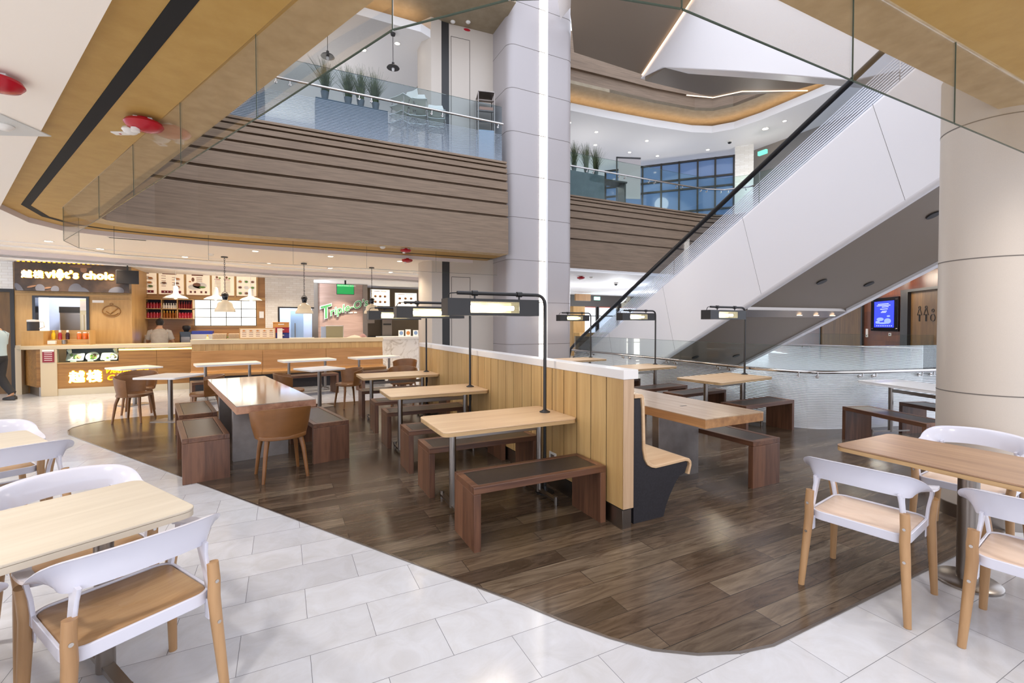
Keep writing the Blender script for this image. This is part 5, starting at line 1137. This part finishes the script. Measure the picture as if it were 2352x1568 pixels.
ip = thing('indicator_plate', 'small white indicator plate on the gold ceiling band', 'plate', (-1.22, 5.02, ZS), R(-25)); MB().box(-.06, .06, -.03, .03, -.012, 0).build('plate', M['white_plastic'], ip, bevel=.003); MB().box(-.008, .008, -.008, .008, -.014, -.0121).build('red_dot', M['red'], ip)
tag(MB().box(-.2, .2, -.2, .2, -.008, 0).build('access_plate', mat('pale_metal_plate', '#cfcfca', .35), loc=(-1.95, 5.0, ZC-.001), rz=R(-23)), 'square metal access plate on the cream ceiling at the left frame edge', 'plate')
def downlight(label, loc, group, m):
    t = thing('downlight', label, 'downlight', loc, 0, group); MB().lathe([(.075, 0), (.08, -.006), (.06, -.008), (.055, .0)], 20).build('trim_ring', M['white_plastic'], t, smooth=40); MB().lathe([(0, -.004), (.055, -.004), (.055, 0), (0, 0)], 20).build('lens', m, t); return t
M['dl'] = emis('downlight_lens', '#fff0dc', 14)
gdl = 'recessed ceiling downlights over the cafe tables'
n0 = downlight('recessed downlight in the cream ceiling above the cafe tables and counters', (-3.35, 12.3, ZC), gdl, M['dl'])
for x, y in ((-2.0, 12.9), (-.3, 13.3), (1.2, 13.7), (2.9, 13.9), (-3.9, 11.6), (-.5, 11.2), (1.0, 11.3), (2.6, 11.4), (3.9, 12.4), (-5.5, 10.8), (-6, 12)): dup(n0, (x, y, ZC), 0, n0['label'])
gdu = 'recessed downlights in the upper ceiling'
n1 = dup(n0, (12.4, 13.4, 8.5), 0, 'recessed downlight in the white upper floor ceiling beyond the escalator', gdu)
for x, y in ((12.6, 14.6), (13.9, 14.4), (15.2, 13.0), (15.4, 10.0), (10.2, 13.6), (8.9, 13.4), (10.9, 14.6)): dup(n1, (x, y, 8.5), 0, n1['label'])
o = dup(n1, (15.4, 10.7, 8.5), 0, 'bright round spotlight in the upper ceiling next to the escalator handrail', gdu, (1.7, 1.7, 1))
gdp = 'recessed downlights in the left upper ceiling'
n2 = dup(n0, (2.6, 11.55, 8.5), 0, 'recessed downlight in the white upper ceiling beside the black pendants', gdp); dup(n2, (1.9, 12.2, 8.5), 0, n2['label'])
cc = thing('dome_camera', 'dark dome security camera on the upper floor ceiling', 'camera', (15.2, 12.0, 8.5), 0, 'dome security cameras')
MB().lathe([(.09, 0), (.095, -.05), (.07, -.06)], 20).build('housing', M['white_plastic'], cc, smooth=40); MB().lathe([(.07, -.055), (.055, -.1), (0, -.12)], 20).build('dome', M['black_gloss'], cc, smooth=60)
dup(cc, (11.2, 13.7, ZC), 0, 'dome security camera on the ceiling between the pillar and the escalator')
av = thing('air_vent', 'slim slotted air vent in the cream ceiling near the mezzanine front', 'vent', (-2.5, 10.62, ZC), R(8))
MB().box(-.28, .28, -.05, .05, -.006, 0).build('frame', M['white_plastic'], av); mb = MB(); [mb.box(-.26, .26, -.038+.022*k, -.026+.022*k, -.008, -.0061) for k in range(4)]; mb.build('slots', M['black'], av)

# glimpse to the right of the pillar at dining level
struct(MB().box(6, 24, 20.2, 20.3, 0, 3.2).build('wall_back_right', mat('dark_shop_beam', '#4a4542', .5)))
for i, (x, lab) in enumerate(((13.1, 'bright glazed shop door left of the pair behind the escalator foot'), (14.5, 'bright glazed shop door behind the escalator handrail'), (15.9, 'bright glazed shop door farthest right behind the escalator glass'), (17.3, 'bright glazed shop door mostly behind the escalator panel'))):
    t = thing('glazed_door', lab, 'door', (x, 20.15, 0), 0, 'bright glazed shop doors')
    MB().box(-.58, .58, 0, .03, .05, 2.45).build('pane', mat('daylit_pane', '#dfe9f2', .1, 0, '#e8f2ff', 1.6) if 'daylit_pane' not in bpy.data.materials else bpy.data.materials['daylit_pane'], t)
    MB().box(-.66, -.58, -.03, .05, 0, 2.5).box(.58, .66, -.03, .05, 0, 2.5).box(-.58, .58, -.03, .05, 1.98, 2.03).build('frame', M['black'], t); MB().box(-.58, .58, -.032, .05, 2.45, 2.5).build('head_trim', mat('red_door_trim', '#a8492f', .4) if 'red_door_trim' not in bpy.data.materials else bpy.data.materials['red_door_trim'], t)
tag(MB().box(-.45, .45, -.05, .05, 0, .33).build('wood_sign', M['chair_leg'], loc=(13.3, 18.8, 2.72)), 'orange brown wooden sign board beside the pillar under the far ceiling', 'sign')
tag(MB().box(-.17, .17, -.03, .03, 0, .17).build('exit_sign', emis('cyan_exit', '#8ff0dc', 2), loc=(14.25, 18.9, 2.78)), 'small lit exit sign hanging under the far ceiling right of the pillar', 'sign')
tag(MB().box(-.35, .35, -.05, .25, 0, 2.45).build('wood_cabinet', M['shop_oak'], loc=(13.2, 19.0, 0)), 'oak cabinet panel just right of the pillar', 'cabinet')
tag(MB().box(-1.0, 1.0, -.25, .25, 0, 1.15).build('host_desk', M['shop_oak'], loc=(13.6, 18.3, 0), bevel=.01), 'low oak desk beyond the foot of the escalator', 'desk')

# reddish wood wall on the right, with screen and doors
rz = math.atan2(.764, .645)     # local +x runs away to the left, the face looks along local +y
wl = struct(MB().box(-7, 12, -.1, 0, 0, 3.3).build('wall_right', M['red_wood'], loc=(18.47, 8.68, 0), rz=rz))
def onwall(nm, lab, cat, x, z, group=None): return thing(nm, lab, cat, (18.47+cos(rz)*x, 8.68+sin(rz)*x, z), rz, group)
sc_ = onwall('wall_screen', 'glowing blue information screen in a black frame on the reddish wood wall', 'screen', -.68, 1.33)
MB().box(-.82, .82, 0, .06, 0, 1.12).build('frame', M['black_gloss'], sc_, bevel=.006)
MB().box(-.60, .58, .06, .066, .13, 1.0).build('display', mat('blue_display', '#1c22d8', .2, 0, '#2a36ff', 1.3), sc_)
mb = MB(); m2 = MB()
for z, a, b in ((.9, -.35, .3), (.85, -.42, .4), (.8, -.1, .3), (.73, -.2, .25), (.66, -.1, .2), (.62, -.15, .15)): mb.box(-b, -a, .066, .069, z, z+.018)
for k in range(9): mb.box(-.5+.11*k, -.46+.11*k, .066, .069, .17, .19)
for x, z, a, b in ((.2, .4, .22, .06), (-.25, .34, .2, .09), (.35, .3, .14, .05), (.05, .27, .3, .03), (-.3, .5, .1, .03)): m2.prism([(a*cos(2*pi*k/20), b*sin(2*pi*k/20)) for k in range(20)], .066, .069, Matrix(((1,0,0,x),(0,0,1,0),(0,1,0,z),(0,0,0,1))))
mb.build('text_lines', emis('pale_blue_text', '#b9c4ff', 1.4), sc_); m2.build('map_shapes', emis('blue_map', '#7d8dff', 1.2), sc_)
mb = MB(); [mb.lathe([(0, 0), (.025, 0), (.025, .02), (0, .02)], 10, TM(x, .06, z, 0, -pi/2)) for x in (-.74, .74) for z in (.08, 1.04)]; mb.build('bolts', M['chrome'], sc_)
dr = struct(MB().box(-2.12, -1.75, -.02, .12, 0, 2.62).box(-6, -2.12, -.02, .12, 2.54, 2.62).build('trim_toilet_frame', M['black'], loc=(18.47, 8.68, 0), rz=rz))
struct(MB().box(-6, -2.12, -.02, .03, 0, 2.54).build('door_2', M['door_wood'], loc=(18.47, 8.68, 0), rz=rz))
struct(MB().box(.85, 4.4, 0, .03, 0, 2.75).build('door_3', M['door_wood'], loc=(18.47, 8.68, 0), rz=rz)); struct(MB().box(.75, .85, 0, .06, 0, 2.75).box(4.4, 4.5, 0, .06, 0, 2.75).build('trim_service_door', M['black'], loc=(18.47, 8.68, 0), rz=rz))
pc = onwall('restroom_symbols', 'dark outline figures of a woman, a man and a wheelchair user on the brown door', 'sign', -2.95, 1.65)
for i, (x, h) in enumerate(((.4, .4), (.1, .4), (-.2, .3))):
    mb = MB(); mb.tube([(x+.045*cos(a), .036, h+.045*sin(a)) for a in (2*pi*k/16 for k in range(16))], .009, 6, close=True)
    pts = [(x-.1, .036, h-.22), (x-.03, .036, h-.05), (x+.03, .036, h-.05), (x+.1, .036, h-.22), (x+.02, .036, h-.2), (x+.02, .036, 0), (x-.02, .036, 0), (x-.02, .036, h-.2)] if i < 2 else [(x+.1*cos(a), .036, .1+.1*sin(a)) for a in (2*pi*k/14 for k in range(14))]
    mb.tube(pts, .009, 6, close=True); mb.build(('woman_figure', 'man_figure', 'wheelchair_figure')[i], M['black'], pc)
for x, z, lab in ((-.97, 1.18, 'small white socket plate under the blue screen'), (.5, 1.1, 'white switch plate left of the blue screen')): 
    t = onwall('switch_plate', lab, 'switch', x, z); MB().box(-.07, .07, 0, .02, 0, .1 if x < 0 else .3).build('plate', M['white_plastic'], t, bevel=.003); MB().box(-.03, .03, .02, .025, .03, .07).build('button', M['black'], t)
hs = onwall('hanging_sign', 'white framed hanging sign with coloured figures above the blue screen', 'sign', -1.75, 2.72)
MB().box(-.24, .24, .3, .33, 0, .04).box(-.24, -.2, .3, .33, .04, .62).box(.2, .24, .3, .33, .04, .62).build('frame', M['white_plastic'], hs); MB().box(-.19, .19, .31, .32, .05, .6).build('panel', mat('hanging_panel', '#8a3a3a', .5), hs); mb = MB(); mb.lathe([(.06, .1), (.08, .3), (.03, .42), (0, .45)], 12, TM(.06, .33)); mb.build('figure', mat('blue_figure', '#2d3fa8', .5), hs)

# ================================================================ PEOPLE
SK = mat('skin', '#c99a78', .55); HAIR = mat('black_hair', '#17120f', .6)
def skin_body(name, joints, edges, rad, parent, m=SK, root=0, lvl=2):
    me = bpy.data.meshes.new(name); me.from_pydata(joints, edges, []); o = bpy.data.objects.new(name, me); COL.objects.link(o)
    sk = o.modifiers.new('skin', 'SKIN'); sk.use_smooth_shade = True
    for i, r in enumerate(rad): me.skin_vertices[0].data[i].radius = r if isinstance(r, tuple) else (r, r)
    me.skin_vertices[0].data[root].use_root = True
    o.modifiers.new('sub', 'SUBSURF').render_levels = lvl
    o.modifiers['sub'].levels = lvl
    bpy.context.view_layer.update(); dg = bpy.context.evaluated_depsgraph_get()
    m2 = bpy.data.meshes.new_from_object(o.evaluated_get(dg)); bpy.data.objects.remove(o); bpy.data.meshes.remove(me)
    m2.name = name; m2.materials.clear(); m2.materials.append(m); m2.shade_smooth()
    o = bpy.data.objects.new(name, m2); COL.objects.link(o); o.parent = parent; return o
def person(label, loc, rz, shirt_m, trouser_m, legs, arms, head_dz=0, lean=0, bun=False, apron=None):
    """faces local +y; legs/arms: joints per side"""
    t = thing('person', label, 'person', loc, rz); ly = lean
    J = [(0,0,.93),(0,0,1.05),(0,ly*.4,1.2),(0,ly*.8,1.33),(0,ly,1.42),(0,ly+.02,1.50),(0,ly+.045,1.58+head_dz),(0,ly+.05,1.665+head_dz)]; Ed = [(i, i+1) for i in range(7)]; Rr = [(.15,.11),(.135,.1),(.155,.105),(.16,.1),(.085,.075),(.05,.052),(.068,.085),(.06,.075)]
    def add(p, r, par): J.append(p); Rr.append(r); Ed.append((par, len(J)-1)); return len(J)-1
    for s, lg, am in ((-1, legs[0], arms[0]), (1, legs[1], arms[1])):
        k = add((s*.09, 0, .86), .09, 0)
        for p, r in zip(lg, (.062, .055, .038, .04, .028)): k = add((s*.1+p[0]*s, p[1], p[2]), r, k)
        k = add((s*.17, ly, 1.38), .055, 3)
        for p, r in zip(am, (.044, .036, .027, .022)): k = add((s*p[0], ly+p[1], p[2]), r, k)
        h = Vector(J[k]); fw = (h-Vector(J[k-1])).normalized()
        palm = add(tuple(h+fw*.05), (.028, .018), k)
        sd = fw.cross(Vector((s, 0, .3))).normalized()
        for q in (-1.5, -.5, .5, 1.5):
            a = add(tuple(Vector(J[palm])+fw*.03+sd*q*.017), .0085, palm); b = add(tuple(Vector(J[a])+fw*(.035-.004*abs(q))+Vector((0, 0, -.008))), .0075, a); add(tuple(Vector(J[b])+fw*.022+Vector((0, 0, -.014))), .006, b)
        a = add(tuple(h+fw*.02+sd*.034), .01, k); add(tuple(Vector(J[a])+fw*.035+sd*.012), .008, a)
    skin_body('body', J, Ed, Rr, t)
    # face: nose, eyes, mouth, ears
    hc = Vector((0, ly+.05, 1.62+head_dz))
    MB().tube([hc+Vector((0, .075, .02)), hc+Vector((0, .098, -.012)), hc+Vector((0, .08, -.018))], [.008, .012, .008], 8).build('nose', SK, t, smooth=60)
    for s in (-1, 1):
        MB().lathe([(0, -.008), (.009, 0), (0, .008)], 10, Matrix.Translation(hc+Vector((s*.03, .074, .012)))).build('eye', M['black_gloss'], t, smooth=60)
        MB().lathe([(0, -.03), (.014, -.012), (.016, .012), (0, .03)], 10, Matrix.Translation(hc+Vector((s*.075, 0, .0)))).build('ear', SK, t, smooth=60)
    MB().tube([hc+Vector((-.02, .075, -.045)), hc+Vector((0, .08, -.045)), hc+Vector((.02, .075, -.045))], .005, 6).build('mouth', mat('lips', '#a05a4a', .5) if 'lips' not in bpy.data.materials else bpy.data.materials['lips'], t)
    mb = MB(); rg = []
    for k in range(9):
        f = k/8*pi*.8; rr = sin(f)*.088+.002; z0 = cos(f)*.1
        rr = max(rr, .075 if k > 5 else 0)
        rg.append([(rr*.98*cos(a), -.012+rr*1.12*sin(a)-(.02*max(0, sin(a)) if z0 < .05 else 0), (max(z0, .035) if sin(a) > .1 else z0)+.028) for a in (2*pi*j/18 for j in range(18))])
    mb.rings(rg, M=Matrix.Translation(hc))
    if bun: mb.lathe([(0, -.04), (.035, -.02), (.042, .005), (.03, .035), (0, .045)], 14, Matrix.Translation(hc+Vector((.01, -.075, .085))))
    mb.build('hair', HAIR, t, smooth=60)
    sh = [];
    for z, rx, ry, y in ((.88,.185,.135,0),(1.0,.175,.13,0),(1.1,.178,.125,ly*.2),(1.2,.19,.13,ly*.45),(1.3,.2,.13,ly*.75),(1.37,.19,.115,ly*.95),(1.42,.13,.09,ly),(1.45,.08,.07,ly+.01)):
        sh.append([(rx*cos(a)*(1+.015*sin(5*a+z*30)), y+ry*sin(a)*(1+.02*sin(4*a-z*25)), z) for a in (2*pi*j/28 for j in range(28))])
    MB().rings(sh).build('shirt', shirt_m, t, smooth=60)
    for s, am in ((-1, arms[0]), (1, arms[1])):
        p0 = Vector((s*.14, ly, 1.37)); p1 = Vector((s*.185, ly, 1.365)); e = Vector((s*am[0][0], ly+am[0][1], am[0][2])); 
        MB().tube([p0, p1, p1.lerp(e, .55), p1.lerp(e, .9)], [.07, .072, .068, .07], 16).build('sleeve', shirt_m, t, smooth=60)
    for s, lg in ((-1, legs[0]), (1, legs[1])):
        q = [Vector((s*.085, 0, .93)), Vector((s*.09, 0, .84))]+[Vector((s*.1+p[0]*s, p[1], p[2])) for p in lg[:3]]
        q.insert(2, q[1].lerp(q[2], .5))
        MB().tube(q, [.1, .108, .095, .08, .07, .062], 16).build('trouser_leg', trouser_m, t, smooth=60)
        a = Vector((s*.1+lg[2][0]*s, lg[2][1], lg[2][2])); f = Vector((s*.1+lg[4][0]*s, lg[4][1], lg[4][2]))
        z0 = f.z-.03
        MB().rings([[(a.x+(x*w), y, z0+z) for x, z in ((-1, 0), (1, 0), (.9, h), (-.9, h))] for y, w, h in ((a.y-.07, .03, .06), (a.y-.02, .042, .085), (a.y+.06, .045, .07), (f.y+.03, .04, .045), (f.y+.06, .02, .03))]).build('shoe', M['black'], t, bevel=.008)
    MB().lathe([(0, .77), (.1, .775), (.17, .82), (.19, .88), (.186, .92), (.15, .93)], 24, Matrix.Diagonal((1, .74, 1, 1))).build('trouser_seat', trouser_m, t, smooth=40)
    return t
STAND = [(0, .01, .48), (.0, -.0, .3), (.0, -.02, .09), (0, .03, .045), (0, .12, .03)]
gsm = mottled('grey_tshirt', '#a39a90', '#b3aaa0', 8, .9)
person('person in a grey t-shirt seen from behind, working at the kiosk back counter', (-2.83, 14.62, 0), R(4), gsm, mat('dark_trousers', '#2a2628', .9), (STAND, STAND), ([(.25, .05, 1.16), (.27, .18, 1.08), (.24, .3, 1.06), (.23, .33, 1.06)], [(.25, .02, 1.15), (.27, .12, 1.06), (.22, .25, 1.05), (.2, .3, 1.05)]), -.03, .05, True)
person('person in a pale blue shirt and dark trousers walking out of the left frame edge', (-5.22, 13.05, 0), R(70), mat('pale_blue_shirt', '#a9bcc4', .8), mat('charcoal_trousers', '#2b2a2c', .9), ([(0, .16, .5), (0, .14, .3), (0, .1, .12), (0, .15, .06), (0, .23, .04)], [(0, .02, .48), (0, -.08, .3), (0, -.2, .14), (0, -.16, .08), (0, -.08, .04)]), ([(.22, -.06, 1.14), (.23, -.02, .98), (.22, .1, .9), (.22, .13, .88)], [(.22, .06, 1.14), (.23, .12, .98), (.22, .2, .9), (.22, .23, .88)]))

# ================================================================ LIGHT AND CAMERA
w = bpy.data.worlds.new('world'); S.world = w; w.use_nodes = True
w.node_tree.nodes['Background'].inputs['Color'].default_value = (.80, .86, 1.0, 1); w.node_tree.nodes['Background'].inputs['Strength'].default_value = WORLD
def spot(loc, e, col=(1, .86, .66), size=125, soft=.12, blend=.8, rot=(0, 0, 0)):
    l = bpy.data.lights.new('spot', 'SPOT'); l.energy = e; l.color = col; l.spot_size = R(size); l.spot_blend = blend; l.shadow_soft_size = soft
    o = bpy.data.objects.new('spot', l); COL.objects.link(o); o.location = loc; o.rotation_euler = rot; return o
WARM = (1, .86, .67)
for x, y in ((-2.0,12.9),(-.3,13.3),(1.2,13.7),(2.9,13.9),(-3.35,12.3),(-3.9,11.6),(-.5,11.2),(1.0,11.3),(2.6,11.4),(3.9,12.4),(-5.5,10.8),(-6,12)): spot((x, y, ZC-.02), 74*WK, WARM)
for x, y in ((-4.5, 8), (-3.2, 5.5), (-2.2, 3.2), (-3.6, 1.2), (-1.2, .8), (-5, 3.5), (-6.5, 6)): spot((x, y, ZC-.02), 105*WK, (1, .94, .87), 150)
for x, y in ((2.2, .3), (4.2, .5), (.8, -.5), (3.2, -.8), (6, .6)): spot((x, y, ZC-.02), 40*WK, (1, .94, .88), 140)
for x, y in ((-4.7, 13.6), (-3.5, 13.7), (-2.3, 14.6), (-1.2, 14.8), (.1, 14.9), (1.6, 15.9), (2.3, 15.9), (3.6, 15.7), (4.4, 16)): spot((x, y, 2.9), 38*WK, WARM, 130)
spot((1.8, 15.9, 2.9), 60*WK, (1, .9, .75), 60, .05, .6, (R(38), 0, 0))
def point(loc, e, col, r=.1):
    l = bpy.data.lights.new('point', 'POINT'); l.energy = e; l.color = col; l.shadow_soft_size = r; o = bpy.data.objects.new('point', l); COL.objects.link(o); o.location = loc
point((-4.5, 15.0, 2.6), 45, (.8, .88, 1)); point((.4, 16.4, 2.6), 40, (.85, .92, 1))
for x, y in ((12, 14.5), (16, 17), (9, 16)): point((x, y, 2.7), 90, (.92, .95, 1), .3)
for x, y in ((1, 13), (-3, 13), (10, 14), (13, 13.5), (15.5, 11)): point((x, y, 6.9), 18, (1, .97, .94), .3)
for x, y in ((17.3, 8.6), (16.5, 7.6)): point((x, y, 3.0), 26, (1, .85, .68), .15)
cam = bpy.data.cameras.new('camera'); co = bpy.data.objects.new('camera', cam); COL.objects.link(co); S.camera = co
cam.sensor_width = 36; cam.lens = 36*1055.5/2352; cam.shift_y = -19.5/2352; cam.clip_start = .05
co.location = (0, 0, 1.57); co.rotation_euler = (pi/2-.0195, 0, -.4633)
S.view_settings.view_transform = 'Standard'; S.view_settings.look = 'None'; S.view_settings.exposure = EXPO; S.view_settings.gamma = 1
try: S.view_settings.use_curve_mapping = False
except Exception: pass
S.cycles.use_denoising = True
S.cycles.max_bounces = 10; S.cycles.transparent_max_bounces = 24
S.cycles.sample_clamp_indirect = 8
bpy.context.view_layer.update()
